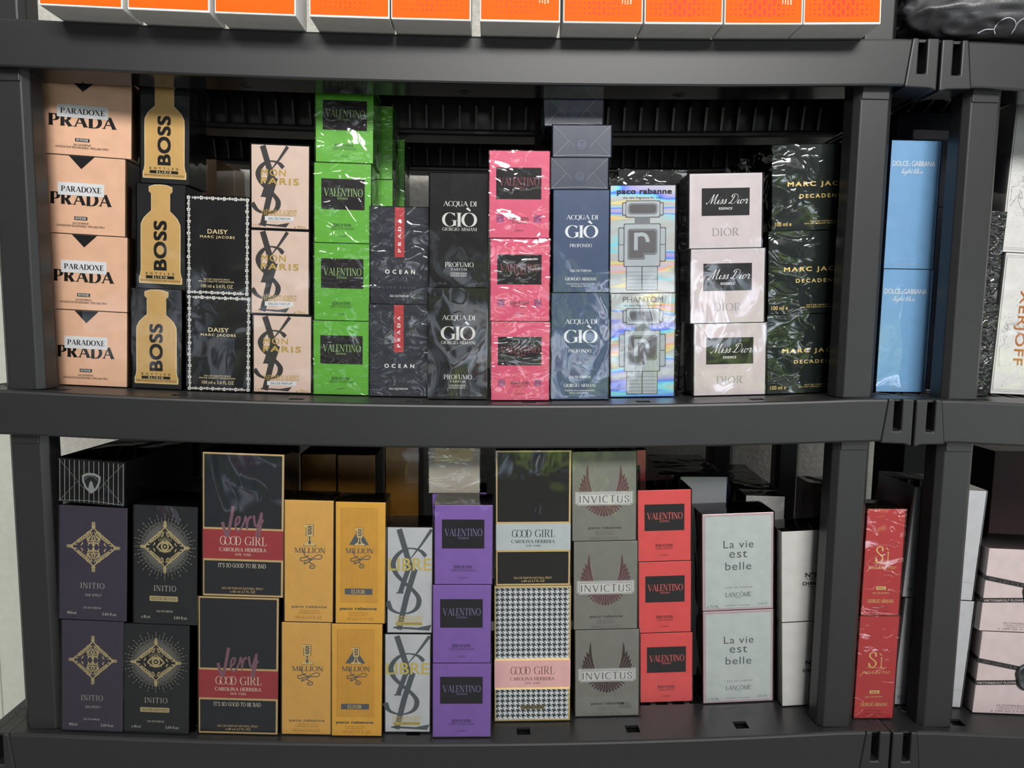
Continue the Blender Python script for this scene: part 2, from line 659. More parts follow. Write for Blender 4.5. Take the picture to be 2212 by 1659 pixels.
# serif capitals: T thick stroke, h hairline, c contrast curve, s serif (x, y, half length), k terminal tick
SERIF = {
    'A': (.86, [('h', (.09, 0), (.42, 1)), ('T', (.42, 1), (.75, 0)), ('h', (.2, .33), (.64, .33)), ('s', .09, 0, .11), ('s', .75, 0, .15)]),
    'B': (.70, [('T', (.16, 0), (.16, 1)), ('h', (.02, 1), (.38, 1)), ('h', (.02, 0), (.38, 0)), ('h', (.16, .52), (.36, .52)), ('c', arc(.36, .76, .20, .24, 90, -90)), ('c', arc(.37, .26, .24, .26, 90, -90))]),
    'C': (.78, [('c', arc(.44, .5, .36, .5, 48, 312, 26)), ('k', (.70, .97), (.70, .76)), ('k', (.71, .22), (.71, .06))]),
    'D': (.84, [('T', (.16, 0), (.16, 1)), ('h', (.02, 1), (.38, 1)), ('h', (.02, 0), (.38, 0)), ('c', arc(.36, .5, .38, .5, 90, -90, 22))]),
    'E': (.66, [('T', (.16, 0), (.16, 1)), ('h', (.02, 1), (.56, 1)), ('h', (.02, 0), (.58, 0)), ('h', (.16, .52), (.42, .52)), ('k', (.56, 1), (.56, .76)), ('k', (.58, 0), (.58, .26)), ('k', (.42, .62), (.42, .42))]),
    'F': (.62, [('T', (.16, 0), (.16, 1)), ('h', (.02, 1), (.55, 1)), ('s', .16, 0, .15), ('h', (.16, .52), (.42, .52)), ('k', (.55, 1), (.55, .76)), ('k', (.42, .62), (.42, .42))]),
    'G': (.84, [('c', arc(.44, .5, .36, .5, 48, 322, 26)), ('k', (.70, .97), (.70, .76)), ('T', (.71, .06), (.71, .42)), ('s', .69, .43, .15)]),
    'H': (.88, [('T', (.16, 0), (.16, 1)), ('T', (.70, 0), (.70, 1)), ('h', (.16, .52), (.70, .52)), ('s', .16, 0, .15), ('s', .16, 1, .15), ('s', .70, 0, .15), ('s', .70, 1, .15)]),
    'I': (.38, [('T', (.18, 0), (.18, 1)), ('s', .18, 0, .15), ('s', .18, 1, .15)]),
    'J': (.48, [('T', (.28, .2), (.28, 1)), ('s', .28, 1, .15), ('c', [(.28, .22), (.24, .03), (.1, -.02), (.04, .1)])]),
    'K': (.82, [('T', (.16, 0), (.16, 1)), ('s', .16, 0, .15), ('s', .16, 1, .15), ('h', (.18, .40), (.62, 1)), ('T', (.34, .58), (.68, 0)), ('s', .62, 1, .11), ('s', .68, 0, .13)]),
    'L': (.64, [('T', (.16, 0), (.16, 1)), ('s', .16, 1, .15), ('h', (.02, 0), (.56, 0)), ('k', (.56, 0), (.56, .30))]),
    'M': (1.04, [('h', (.13, 0), (.13, 1)), ('T', (.13, 1), (.49, .02)), ('h', (.49, .02), (.83, 1)), ('T', (.85, 0), (.85, 1)), ('s', .13, 0, .11), ('s', .85, 0, .14), ('s', .08, 1, .08), ('s', .91, 1, .08)]),
    'N': (.90, [('h', (.13, 0), (.13, 1)), ('T', (.15, 1), (.70, .02)), ('h', (.73, 0), (.73, 1)), ('s', .13, 0, .12), ('s', .08, 1, .09), ('s', .73, 1, .12)]),
    'O': (.88, [('o', arc(.43, .5, .36, .5, 0, 350, 35))]),
    'P': (.68, [('T', (.16, 0), (.16, 1)), ('s', .16, 0, .16), ('h', (.02, 1), (.36, 1)), ('h', (.16, .46), (.36, .46)), ('c', arc(.34, .73, .24, .27, 90, -90))]),
    'Q': (.88, [('o', arc(.43, .5, .36, .5, 0, 350, 35)), ('T', (.46, .06), (.66, -.18))]),
    'R': (.80, [('T', (.16, 0), (.16, 1)), ('s', .16, 0, .15), ('h', (.02, 1), (.36, 1)), ('h', (.16, .5), (.36, .5)), ('c', arc(.34, .75, .23, .25, 90, -90)), ('T', (.38, .49), (.64, .0)), ('s', .69, 0, .10)]),
    'S': (.64, [('c', [(.50, .72), (.46, .93), (.30, 1.0), (.13, .90), (.11, .74), (.22, .60), (.38, .47), (.52, .33), (.50, .12), (.34, 0), (.17, .05), (.09, .27)]), ('k', (.51, .96), (.51, .70)), ('k', (.08, .30), (.08, .04))]),
    'T': (.76, [('T', (.37, 0), (.37, 1)), ('s', .37, 0, .16), ('h', (.05, 1), (.69, 1)), ('k', (.05, 1), (.05, .74)), ('k', (.69, 1), (.69, .74))]),
    'U': (.86, [('T', (.17, .3), (.17, 1)), ('c', [(.17, .32), (.20, .10), (.40, -.01), (.62, .10), (.68, .32)]), ('h', (.68, .3), (.68, 1)), ('s', .17, 1, .15), ('s', .68, 1, .12)]),
    'V': (.84, [('T', (.10, 1), (.42, 0)), ('h', (.42, 0), (.74, 1)), ('s', .10, 1, .15), ('s', .74, 1, .11)]),
    'W': (1.2, [('T', (.10, 1), (.36, 0)), ('h', (.36, 0), (.60, .9)), ('T', (.58, 1), (.84, 0)), ('h', (.84, 0), (1.1, 1)), ('s', .10, 1, .14), ('s', .56, 1, .12), ('s', 1.1, 1, .10)]),
    'X': (.84, [('T', (.12, 1), (.70, 0)), ('h', (.68, 1), (.12, 0)), ('s', .12, 1, .14), ('s', .68, 1, .11), ('s', .12, 0, .11), ('s', .70, 0, .14)]),
    'Y': (.82, [('T', (.10, 1), (.40, .45)), ('h', (.40, .45), (.70, 1)), ('T', (.40, 0), (.40, .48)), ('s', .10, 1, .14), ('s', .70, 1, .11), ('s', .40, 0, .15)]),
    "'": (.24, [('T', (.1, 1), (.08, .78))]),
    '.': (.22, [('T', (.1, 0), (.1, .1))]),
    '&': (.8, [('c', [(.68, .3), (.5, .0), (.2, .0), (.1, .25), (.4, .6), (.4, .95), (.2, .95), (.22, .65), (.68, .0)])]),
    ' ': (.40, []),
    '1': (.5, [('T', (.26, 0), (.26, 1)), ('s', .26, 0, .18), ('T', (.26, 1), (.06, .86))]),
}
ACCENT = {'Ò': ('O', [(.30, 1.36), (.50, 1.14)]), 'Ô': ('O', [(.26, 1.12), (.43, 1.32), (.60, 1.12)]), 'Ì': ('I', [(.06, 1.36), (.24, 1.14)])}

CURSIVE = {
    'a': (.50, [[(.32, .4), (.2, .45), (.05, .3), (.05, .1), (.18, 0), (.3, .15), (.34, .42), (.34, .1), (.42, 0), (.55, .12)]]),
    'b': (.44, [[(0, .1), (.2, .6), (.22, .95), (.13, .97), (.08, .5), (.08, .08), (.2, 0), (.32, .15), (.28, .38), (.3, .3), (.46, .28)]]),
    'e': (.38, [[(0, .1), (.25, .3), (.22, .44), (.1, .42), (.04, .2), (.12, .02), (.28, .02), (.42, .15)]]),
    'g': (.48, [[(.32, .4), (.2, .45), (.05, .3), (.05, .1), (.18, .02), (.3, .15), (.34, .42), (.32, -.2), (.18, -.45), (.05, -.32), (.25, -.05), (.5, .12)]]),
    'h': (.50, [[(0, .1), (.2, .6), (.22, .95), (.12, .95), (.08, .5), (.06, 0), (.1, .25), (.24, .44), (.32, .35), (.32, .08), (.4, 0), (.52, .12)]]),
    'i': (.30, [[(0, .1), (.12, .44), (.1, .08), (.18, 0), (.32, .12)], [(.16, .62), (.19, .66)]]),
    'l': (.28, [[(0, .1), (.2, .6), (.22, .95), (.12, .95), (.08, .5), (.1, .06), (.2, 0), (.3, .12)]]),
    'n': (.50, [[(0, .3), (.08, .42), (.08, 0), (.1, .25), (.24, .44), (.32, .35), (.32, .08), (.4, 0), (.52, .12)]]),
    'o': (.42, [[(.28, .42), (.12, .42), (.04, .2), (.14, 0), (.28, .08), (.32, .3), (.24, .43), (.45, .36)]]),
    'p': (.44, [[(0, .2), (.1, .44), (.04, -.5)], [(.08, .15), (.22, .44), (.34, .3), (.28, .04), (.12, .02), (.44, .12)]]),
    'r': (.38, [[(0, .2), (.1, .5), (.2, .4), (.27, .4), (.24, .1), (.3, 0), (.42, .12)]]),
    's': (.34, [[(0, .08), (.18, .48), (.24, .2), (.16, 0), (.04, .06)], [(.16, 0), (.36, .12)]]),
    't': (.30, [[(0, .1), (.14, .5), (.16, .85), (.1, .1), (.18, 0), (.32, .12)], [(0, .58), (.3, .6)]]),
    'u': (.52, [[(0, .2), (.08, .42), (.08, .1), (.18, 0), (.3, .15), (.34, .42), (.34, .1), (.42, 0), (.54, .12)]]),
    'v': (.44, [[(0, .3), (.08, .44), (.12, .1), (.18, 0), (.30, .2), (.34, .44), (.46, .38)]]),
    'y': (.48, [[(0, .3), (.08, .42), (.08, .15), (.18, .05), (.3, .2), (.34, .42), (.32, -.2), (.18, -.45), (.06, -.32), (.3, -.02), (.5, .12)]]),
    'M': (.98, [[(-.1, .12), (.0, .0), (.15, .25), (.36, 1), (.38, .5), (.40, .02)], [(.40, .02), (.72, 1), (.72, .5), (.74, .08), (.84, 0), (.98, .14)]]),
    'D': (.86, [[(.36, .86), (.28, .4), (.14, .04), (.0, .10), (.14, .12), (.45, 0), (.76, .32), (.72, .8), (.40, 1.02), (.10, .88), (.16, .68)]]),
    'V': (.52, [[(0, .62), (.1, .30), (.15, .0), (.2, .05), (.32, .55), (.44, 1.05)]]),
    ' ': (.22, []),
}
_sans = {}


def sans_geo(text, bold=0.0, spacing=1.0):
    key = (text, bold, spacing)
    if key in _sans:
        return _sans[key]
    cu = bpy.data.curves.new('tmp_text', 'FONT')
    cu.body = text
    cu.size = 1.0
    cu.resolution_u = 4 if len(text) < 8 else 3 if len(text) < 14 else 2
    cu.space_character = spacing
    o = bpy.data.objects.new('tmp_text', cu)
    COL.objects.link(o)
    bpy.context.view_layer.update()
    me = o.to_mesh()
    v = [Vector((q.co.x, q.co.y)) for q in me.vertices]
    f = [tuple(p.vertices) for p in me.polygons]
    o.to_mesh_clear()
    if bold:      # heavier weight: the same outlines laid a hair apart
        v0, f0, v, f = v, f, [], []
        for zi, (dx, dy) in enumerate(((-1, -1), (1, -1), (1, 1), (-1, 1))):
            k_ = len(v)
            v += [Vector((q.x + dx * bold, q.y + dy * bold, zi * .000008)) for q in v0]
            f += [tuple(i + k_ for i in q) for q in f0]
    bpy.data.objects.remove(o, do_unlink=True)
    bpy.data.curves.remove(cu)
    _sans[key] = (v, f)
    return v, f


def serif_geo(text, thick=.15, thin=.035, track=0.0, serif=True):
    V, Fc = [], []
    x = 0.0

    nz_ = [0]

    def add(v, f):
        o = len(V)
        nz_[0] = (nz_[0] + 1) % 7
        V.extend(Vector((q.x, q.y, nz_[0] * .000006)) for q in v)
        Fc.extend(tuple(i + o for i in q) for q in f)
    for ch in text:
        acc = None
        if ch in ACCENT:
            ch, acc = ACCENT[ch]
        adv, st = SERIF.get(ch, SERIF[' '])
        off = Vector((x, 0))
        cw = lambda i, tg: (thin + (thick - thin) * abs(tg.y) ** 1.6) / 2
        for s in st:
            k = s[0]
            if k in 'Thk':
                hw_ = {'T': thick, 'h': thin * 1.25, 'k': thin * 1.3}[k] / 2
                if k == 'k' and not serif:
                    continue
                P = [Vector(s[1]) + off, Vector(s[2]) + off]
                add(*ribbon(P, lambda i, tg: hw_))
            elif k == 'c':
                P = [p + off for p in (s[1] if isinstance(s[1][0], Vector) else catmull(s[1], 5))]
                add(*ribbon(P, cw))
            elif k == 'o':
                add(*ribbon([p + off for p in s[1]], cw, True))
            elif k == 's' and serif:
                y = s[2] + (thin / 2 if s[2] < .5 else -thin / 2)
                P = [Vector((s[1] - s[3], y)) + off, Vector((s[1] + s[3], y)) + off]
                add(*ribbon(P, lambda i, tg: thin / 2))
        if acc:
            P = [Vector(p) + off for p in acc]
            add(*ribbon(P, lambda i, tg: thick * (.5 if i == 0 else .28)))
        x += adv + track
    return V, Fc


def cursive_geo(text, thick=.07, thin=.03, slant=.35):
    V, Fc = [], []
    x = 0.0
    for ch in text:
        adv, st = CURSIVE[ch]
        for s in st:
            P = [Vector((p.x + x, p.y)) for p in catmull(s, 6)]
            v, f = ribbon(P, lambda i, tg: (thin + (thick - thin) * max(0, -tg.y) ** 1.2 if tg.y < 0 else thin) / 2)
            o = len(V)
            V += [Vector((p.x + slant * p.y, p.y, (o % 5) * .000006)) for p in v]
            Fc += [tuple(i + o for i in q) for q in f]
        x += adv
    return V, Fc


class Art:
    """flat print on one box face; coordinates are fractions of the face, v measured from its top"""
    LAYER = 0.00009

    def __init__(self, w, h):
        self.w, self.h = w, h
        self.parts = {}
        self.n = 0

    def raw(self, part, mat, V, F, layer=1):
        p = self.parts.setdefault(part, ([], [], [], []))
        o = len(p[0])
        # overlapping strokes of one layer lie a hair above each other
        self.n = (self.n + 1) % 9
        z = 0.00012 + layer * self.LAYER + self.n * .000005
        p[0].extend((q[0], q[1], z + (q[2] if len(q) > 2 else 0.0)) for q in V)
        # make every face look outward
        for q in F:
            a = 0.0
            for i in range(len(q)):
                x1, y1 = V[q[i]][0], V[q[i]][1]
                x2, y2 = V[q[(i + 1) % len(q)]][0], V[q[(i + 1) % len(q)]][1]
                a += x1 * y2 - x2 * y1
            if a < 0:
                q = q[::-1]
            p[1].append(tuple(i + o for i in q))
            if mat not in p[3]:
                p[3].append(mat)
            p[2].append(p[3].index(mat))

    def pt(self, u, v):
        return Vector((u * self.w, (1 - v) * self.h))

    def poly(self, part, mat, pts, layer=1):
        self.raw(part, mat, [self.pt(*p) for p in pts], [tuple(range(len(pts)))], layer)

    def rect(self, part, mat, u0, v0, u1, v1, layer=1):
        self.poly(part, mat, [(u0, v0), (u0, v1), (u1, v1), (u1, v0)], layer)

    def frame(self, part, mat, u0, v0, u1, v1, t, layer=1):
        """thin rectangle outline, t in metres"""
        tu, tv = t / self.w, t / self.h
        self.rect(part, mat, u0, v0, u1, v0 + tv, layer)
        self.rect(part, mat, u0, v1 - tv, u1, v1, layer)
        self.rect(part, mat, u0, v0 + tv, u0 + tu, v1 - tv, layer)
        self.rect(part, mat, u1 - tu, v0 + tv, u1, v1 - tv, layer)

    def stroke(self, part, mat, pts, hw, layer=2, smooth=True, closed=False, taper=None, thin=None):
        """pts in fractions, hw half width in metres; taper: function of 0..1; thin: contrast pen"""
        P = [self.pt(*p) for p in pts]
        if smooth:
            P = catmull(P, 6, closed)
        n = len(P)
        if taper:
            wf = lambda i, tg: hw * taper(i / max(1, n - 1))
        elif thin is not None:
            wf = lambda i, tg: thin + (hw - thin) * abs(tg.y) ** 1.4
        else:
            wf = lambda i, tg: hw
        v, f = ribbon(P, wf, closed)
        st = min(.0000012, .00008 / max(1, len(v)))
        self.raw(part, mat, [Vector((q.x, q.y, i * st)) for i, q in enumerate(v)], f, layer)

    def fit(self, part, mat, V, F, u0, v0, u1, v1, layer=3, rot=0):
        if rot == 90:      # reads upwards
            V = [Vector((-p.y, p.x, p[2] if len(p) > 2 else 0)) for p in V]
        elif rot == -90:   # reads downwards
            V = [Vector((p.y, -p.x, p[2] if len(p) > 2 else 0)) for p in V]
        xs, ys = [p.x for p in V], [p.y for p in V]
        x0, x1, y0, y1 = min(xs), max(xs), min(ys), max(ys)
        a, b = self.pt(u0, v1), self.pt(u1, v0)
        sx, sy = (b.x - a.x) / (x1 - x0), (b.y - a.y) / (y1 - y0)
        self.raw(part, mat, [Vector((a.x + (p.x - x0) * sx, a.y + (p.y - y0) * sy, p[2] if len(p) > 2 else 0)) for p in V], F, layer)

    def sans(self, mat, text, u0, v0, u1, v1, bold=0.0, spacing=1.0, layer=3, rot=0, part='lettering'):
        V, F = sans_geo(text, bold, spacing)
        self.fit(part, mat, V, F, u0, v0, u1, v1, layer, rot)

    def serif(self, mat, text, u0, v0, u1, v1, thick=.15, thin=.035, track=0.0, layer=3, rot=0, serif=True, part='lettering'):
        V, F = serif_geo(text, thick, thin, track, serif)
        self.fit(part, mat, V, F, u0, v0, u1, v1, layer, rot)

    def script(self, mat, text, u0, v0, u1, v1, thick=.07, thin=.03, slant=.35, layer=3, part='lettering'):
        V, F = cursive_geo(text, thick, thin, slant)
        self.fit(part, mat, V, F, u0, v0, u1, v1, layer)

    def disc(self, part, mat, u, v, r, layer=3, n=14, ry=None):
        c = self.pt(u, v)
        self.raw(part, mat, [Vector((c.x + r * math.cos(2 * math.pi * i / n), c.y + (ry or r) * math.sin(2 * math.pi * i / n))) for i in range(n)], [tuple(range(n))], layer)

    def ring(self, part, mat, u, v, r, hw, layer=3, n=28, ry=None):
        c = self.pt(u, v)
        P = [Vector((c.x + r * math.cos(2 * math.pi * i / n), c.y + (ry or r) * math.sin(2 * math.pi * i / n))) for i in range(n)]
        self.raw(part, mat, *ribbon(P, lambda i, tg: hw, True), layer)


# ------------------------------------------------------------------ the print of each kind of box
def holo_mat():
    m = bpy.data.materials.new('holographic_foil')
    m.use_nodes = True
    t = m.node_tree
    b = t.nodes['Principled BSDF']
    tc = N(t, 'ShaderNodeTexCoord')
    oi = N(t, 'ShaderNodeObjectInfo')
    vm = N(t, 'ShaderNodeVectorMath', operation='MULTIPLY_ADD')
    t.links.new(oi.outputs['Location'], vm.inputs[0])
    vm.inputs[1].default_value = (.4, .2, 1.0)
    t.links.new(tc.outputs['Object'], vm.inputs[2])
    mp = N(t, 'ShaderNodeMapping')
    mp.inputs['Scale'].default_value = (4.5, 1.0, 30.0)
    t.links.new(vm.outputs[0], mp.inputs[0])
    nz = N(t, 'ShaderNodeTexNoise', i_Scale=1.0, i_Detail=2.0, i_Distortion=.6)
    t.links.new(mp.outputs[0], nz.inputs['Vector'])
    S = [(.30, (176, 176, 182)), (.38, (158, 152, 196)), (.425, (80, 110, 220)), (.45, (110, 200, 215)), (.475, (172, 180, 180)), (.53, (170, 166, 164)), (.555, (206, 196, 130)),
         (.58, (220, 150, 118)), (.62, (196, 168, 180)), (.68, (184, 182, 186)), (.78, (150, 180, 205))]
    rp = ramp(t, [(p, lin(c)) for p, c in S], nz.outputs[0])
    t.links.new(rp.outputs[0], b.inputs['Base Color'])
    b.inputs['Metallic'].default_value = .5
    b.inputs['Roughness'].default_value = .3
    return m


HOLO = holo_mat()


def art_triangle_logo(A, S):                       # salmon cartons
    A.poly('emblem', BLACKINK, [(.30, .003), (.455, .165), (.62, .003)], 1)
    A.serif(BLACKINK, 'PRADA', .064, .47, .837, .634, .25, .065, .05, 1)
    A.rect('label_panel', pm('white_label_paper', (222, 222, 224), .5), .163, .343, .74, .507, 2)
    A.serif(BLACKINK, 'PARADOXE', .203, .388, .70, .463, .20, .05, .05, 4)
    A.rect('label_panel', BLACKINK, .366, .776, .529, .82, 2)
    A.serif(WHITEINK, 'INTENSE', .38, .784, .515, .812, .2, .06, .05, 4)
    A.sans(BLACKINK, 'EAU DE PARFUM', .348, .85, .544, .877)
    A.sans(BLACKINK, 'VAPORISATEUR RECHARGEABLE / REFILLABLE SPRAY', .14, .885, .75, .912)


def side_triangle(A, S):
    A.poly('side_print', BLACKINK, [(.46, .43), (.62, .56), (.70, .43)], 1)
    for i in range(4):
        A.rect('side_print', BLACKINK, .42, .62 + i * .035, .85, .632 + i * .035, 1)


def art_bottle(A, S):                              # black carton with a gold bottle silhouette
    gold = pm('brushed_gold_print', (214, 172, 106), .38, .25)
    rim = pm('cream_outline', (236, 214, 168), .4)
    half = [(.0, .008), (.12, .012), (.235, .03), (.235, .075), (.19, .095), (.19, .255), (.26, .285), (.34, .325), (.395, .38), (.40, .44), (.40, .82), (.415, .865), (.435, .885), (.435, .935), (.425, .945)]
    full = [(.495 - x, y) for x, y in half[::-1]] + [(.495 + x, y) for x, y in half[1:]]
    big = [(.495 + (x - .495) * 1.035, .475 + (y - .475) * 1.012) for x, y in full]
    # quads row by row so the concave outline fills cleanly
    for src, mt, ly, in ((big, rim, 1), (full, gold, 2)):
        n = len(src) // 2
        L, Rr = src[:n + 1][::-1], src[n:]
        for i in range(len(Rr) - 1):
            a, b_, c, d = L[i], L[i + 1], Rr[i + 1], Rr[i]
            pts = [a, b_, c, d] if i else [b_, c, d]
            A.poly('bottle_silhouette', mt, pts, ly)
    A.sans(BLACKINK, 'BOSS', .35, .345, .625, .822, .032, 1.05, 4, 90)
    A.sans(BLACKINK, 'BOTTLED', .188, .843, .783, .864, .02, 2.4, 4)
    A.rect('label_panel', BLACKINK, .188, .874, .778, .903, 3)
    A.sans(rim, 'ELIXIR', .33, .879, .64, .898, .02, 1.6, 4)
    A.sans(BLACKINK, 'PARFUM INTENSE NATURAL SPRAY VAPORISATEUR', .075, .912, .90, .93, 0, 1.0, 4)


def art_flowers(A, S):                             # black carton edged with white blossoms
    W = pm('white_blossom_print', (226, 222, 218), .5)
    ins = .035

    def flower(x, y, r, a0):
        c = Vector((x, y))
        for k in range(5):
            a = a0 + k * 2 * math.pi / 5
            cc = c + Vector((math.cos(a), math.sin(a))) * r * .62
            n = 7
            A.raw('flower_border', W, [cc + Vector((math.cos(2 * math.pi * i / n), math.sin(2 * math.pi * i / n))) * r * .40 for i in range(n)], [tuple(range(n))], 1)
        A.raw('flower_border', pm('blossom_centre', (120, 118, 112), .5), [c + Vector((math.cos(a), math.sin(a))) * r * .25 for a in (0, 1.57, 3.14, 4.71)], [(0, 1, 2, 3)], 3)
    w, h, i_ = A.w, A.h, ins * A.w
    path = [((i_, i_), (w - i_, i_)), ((w - i_, i_), (w - i_, h - i_)), ((w - i_, h - i_), (i_, h - i_)), ((i_, h - i_), (i_, i_))]
    rr = random.Random(3)
    for (a, b_) in path:
        a, b_ = Vector(a), Vector(b_)
        L = (b_ - a).length
        s, k = 0.0, 0
        while s < L - .002:
            r = (.0028, .0017, .0022, .0014)[k % 4]
            d = (b_ - a).normalized()
            p = a + d * s + Vector((-d.y, d.x)) * rr.uniform(-.0004, .0004)
            flower(p.x, p.y, r, rr.uniform(0, 1))
            s += r + (.0028, .0017, .0022, .0014)[(k + 1) % 4] * .95
            k += 1
    A.sans(PALEGOLD, 'DAISY', .333, .332, .654, .378, .018, 1.1)
    A.sans(PALEGOLD, 'MARC JACOBS', .215, .396, .766, .43, .022, 1.3)
    A.sans(PALEGOLD, 'EAU DE TOILETTE SPRAY', .27, .832, .69, .848, .01, 1.1)
    A.sans(PALEGOLD, 'EAU DE TOILETTE VAPORISATEUR', .19, .855, .76, .871, .01, 1.1)
    A.sans(PALEGOLD, '100 ml e 3.4 FL OZ', .23, .893, .738, .927, .008)


def monogram(A, mat, fx, fy=lambda v: v, kx=1.0):
    p = lambda pts: [(fx(x), .022 + .957 * fy(y)) for x, y in pts]
    w = A.w * kx
    A.stroke('monogram', mat, p([(.20, .0), (.29, .22), (.36, .40)]), .050 * w, 1, False)
    A.stroke('monogram', mat, p([(.625, .0), (.48, .16), (.345, .29)]), .030 * w, 1, False, taper=lambda s: 1 - .75 * s)
    A.stroke('monogram', mat, p([(.33, .37), (.27, .50), (.215, .625)]), .044 * w, 1, False)
    A.poly('monogram', mat, p([(.165, .615), (.165, .628), (.262, .628), (.262, .615)]), 1)
    A.stroke('monogram', mat, p([(.552, .262), (.47, .205), (.33, .186), (.20, .235), (.125, .33), (.16, .43), (.27, .52), (.39, .60), (.462, .68), (.44, .765), (.35, .815), (.22, .825), (.10, .785), (.02, .705)]),
             .046 * w, 2, True, thin=.012 * w)
    A.poly('monogram', mat, p([(.50, .235), (.545, .27), (.515, .305), (.552, .262)]), 2)
    A.stroke('monogram', mat, p([(.41, .385), (.30, .66), (.20, .985)]), .050 * w, 3, False)
    A.poly('monogram', mat, p([(.14, .955), (.12, .972), (.60, .995), (.66, .935), (.45, .965)]), 2)
    A.stroke('monogram', mat, p([(.27, .34), (.41, .39)]), .02 * w, 2, False)


def art_monogram(A, S):                            # pink carton, black edges
    A.rect('front_panel', pm('blush_pink_card', (222, 194, 178), .45), .012, .012, .985, .985, 0)
    monogram(A, pm('black_monogram_print', (38, 34, 34), .5), lambda x: x)
    g = pm('bright_gold_foil', (200, 166, 82), .3, .3)
    A.sans(g, 'MON', .177, .293, .594, .371, .012, 1.15, 5)
    A.sans(g, 'PARIS', .17, .393, .815, .471, .022, 1.25, 5)
    A.serif(g, 'YVESSAINTLAURENT', .17, .767, .785, .84, .16, .05, -.06, 5)
    A.rect('label_panel', pm('white_label_paper', (222, 222, 224), .5), .237, .847, .73, .90, 4)
    A.sans(GREYINK, 'EAU DE PARFUM', .30, .858, .67, .888, .01, 1, 5)
    A.sans(g, 'e 90ml', .735, .945, .935, .982, 0, 1, 5)
    A.sans(g, '3 fl oz', .03, .945, .17, .975, 0, 1, 5)


def art_monogram_wide(A, S):                       # silvery white carton
    A.rect('front_panel', pm('silvery_white_card', (206, 208, 212), .4), .01, .006, .99, .992, 0)
    M_ = pm('slate_monogram_print', (78, 86, 92), .45)
    fx = lambda x: min(.99, max(.01, 1.69 * x - .078))
    monogram(A, M_, fx, lambda v: v, 1.25)
    g = pm('lemon_gold_foil', (216, 194, 104), .35, .2)
    A.sans(g, 'LIBRE', .025, .29, .975, .407, .012, 1.0, 5)
    A.serif(g, 'YVESSAINTLAURENT', .154, .832, .81, .882, .16, .05, -.06, 5)
    A.rect('label_panel', g, .18, .891, .785, .925, 4)
    A.sans(GREYINK, 'EAU DE PARFUM INTENSE', .2, .898, .765, .918, .01, 1, 5)


def art_window(A, S):                              # cartons with a dark name panel
    ink, pan = S['ink'], S['panel']
    a0, a1, b0, b1 = S.get('win', (.125, .876, .192, .56))
    A.rect('name_panel', pan, a0, b0, a1, b1, 1)
    hh = b1 - b0
    A.serif(S.get('name', ink), 'VALENTINO', a0 + .045, b0 + hh * .31, a1 - .035, b0 + hh * .57, .13, .03)
    A.sans(S.get('name', ink), 'DONNA', .41, b0 + hh * .60, .59, b0 + hh * .675, 0, 1.15)
    if S.get('bare'):
        return
    d = S['dark']
    A.sans(d, 'BORN IN ROMA', .333, .755, .655, .798, .035, 1.15)
    A.sans(d, S['sub'], .5 - S['sw'] / 2, .805, .5 + S['sw'] / 2, .835)
    A.sans(d, S.get('foot', 'EAU DE PARFUM'), .43, .905, .57, .925)
    if S.get('squares'):
        q = pm('mauve_foil_square', (150, 62, 110), .3, .2)
        for u in (.12, .742):
            A.rect('label_panel', q, u, .733, u + .123, .82, 1)
            A.poly('label_panel', pm('mauve_foil_fold', (172, 92, 136), .3, .2), [(u, .82), (u + .061, .776), (u + .123, .82)], 2)


def art_stripe(A, S):                              # dark slate carton, red ribbon stripe
    A.rect('red_stripe', pm('red_stripe_print', (190, 44, 50), .5), .42, 0.004, .585, .515, 1)
    A.serif(WHITEINK, 'PRADA', .475, .124, .53, .465, .24, .08, .55, 3, 90)
    A.sans(WHITEINK, 'OCEAN', .256, .644, .77, .687, .022, 1.9)
    A.sans(pm('dark_emboss', (88, 90, 98), .4), 'LUNA ROSSA', .22, .815, .78, .84, .01, 1.9)
    A.sans(WHITEINK, 'EAU DE PARFUM', .34, .905, .66, .928)


def art_acqua(A, S):
    s, prof = S['ink'], S['name2']
    A.serif(s, 'ACQUA DI', .228, .243, .80, .296, .14, .035, -.05)
    A.serif(s, 'GIÒ', .212, .295, .805, .465, .165, .028, -.06)
    if prof == 'PROFUMO':
        A.serif(s, 'GIORGIO ARMANI', .217, .473, .805, .502, .14, .04)
        A.serif(s, 'PROFUMO', .262, .778, .752, .82, .14, .04)
        A.serif(s, 'PARFUM', .37, .83, .637, .85, .14, .05, .12)
        A.serif(s, 'VAPORISATEUR', .355, .868, .637, .885, .15, .06)
        A.serif(s, 'NATURAL SPRAY', .355, .889, .637, .905, .15, .06)
        A.sans(pm('dark_emboss', (88, 90, 98), .4), 'e 125 ml', .08, .955, .28, .975)
        A.sans(pm('dark_emboss', (88, 90, 98), .4), '4.2 FL.OZ.', .72, .955, .94, .975)
    else:
        A.serif(s, 'PROFONDO', .295, .523, .695, .556, .15, .04)
        A.serif(s, 'EAU DE PARFUM', .31, .775, .685, .797, .15, .05)
        A.serif(s, 'GIORGIO ARMANI', .217, .85, .775, .882, .15, .04)
        A.serif(s, 'VAPORISATEUR RECHARGEABLE', .23, .908, .76, .922, .12, .06)
        A.serif(s, 'REFILLABLE SPRAY', .32, .93, .66, .944, .12, .06)


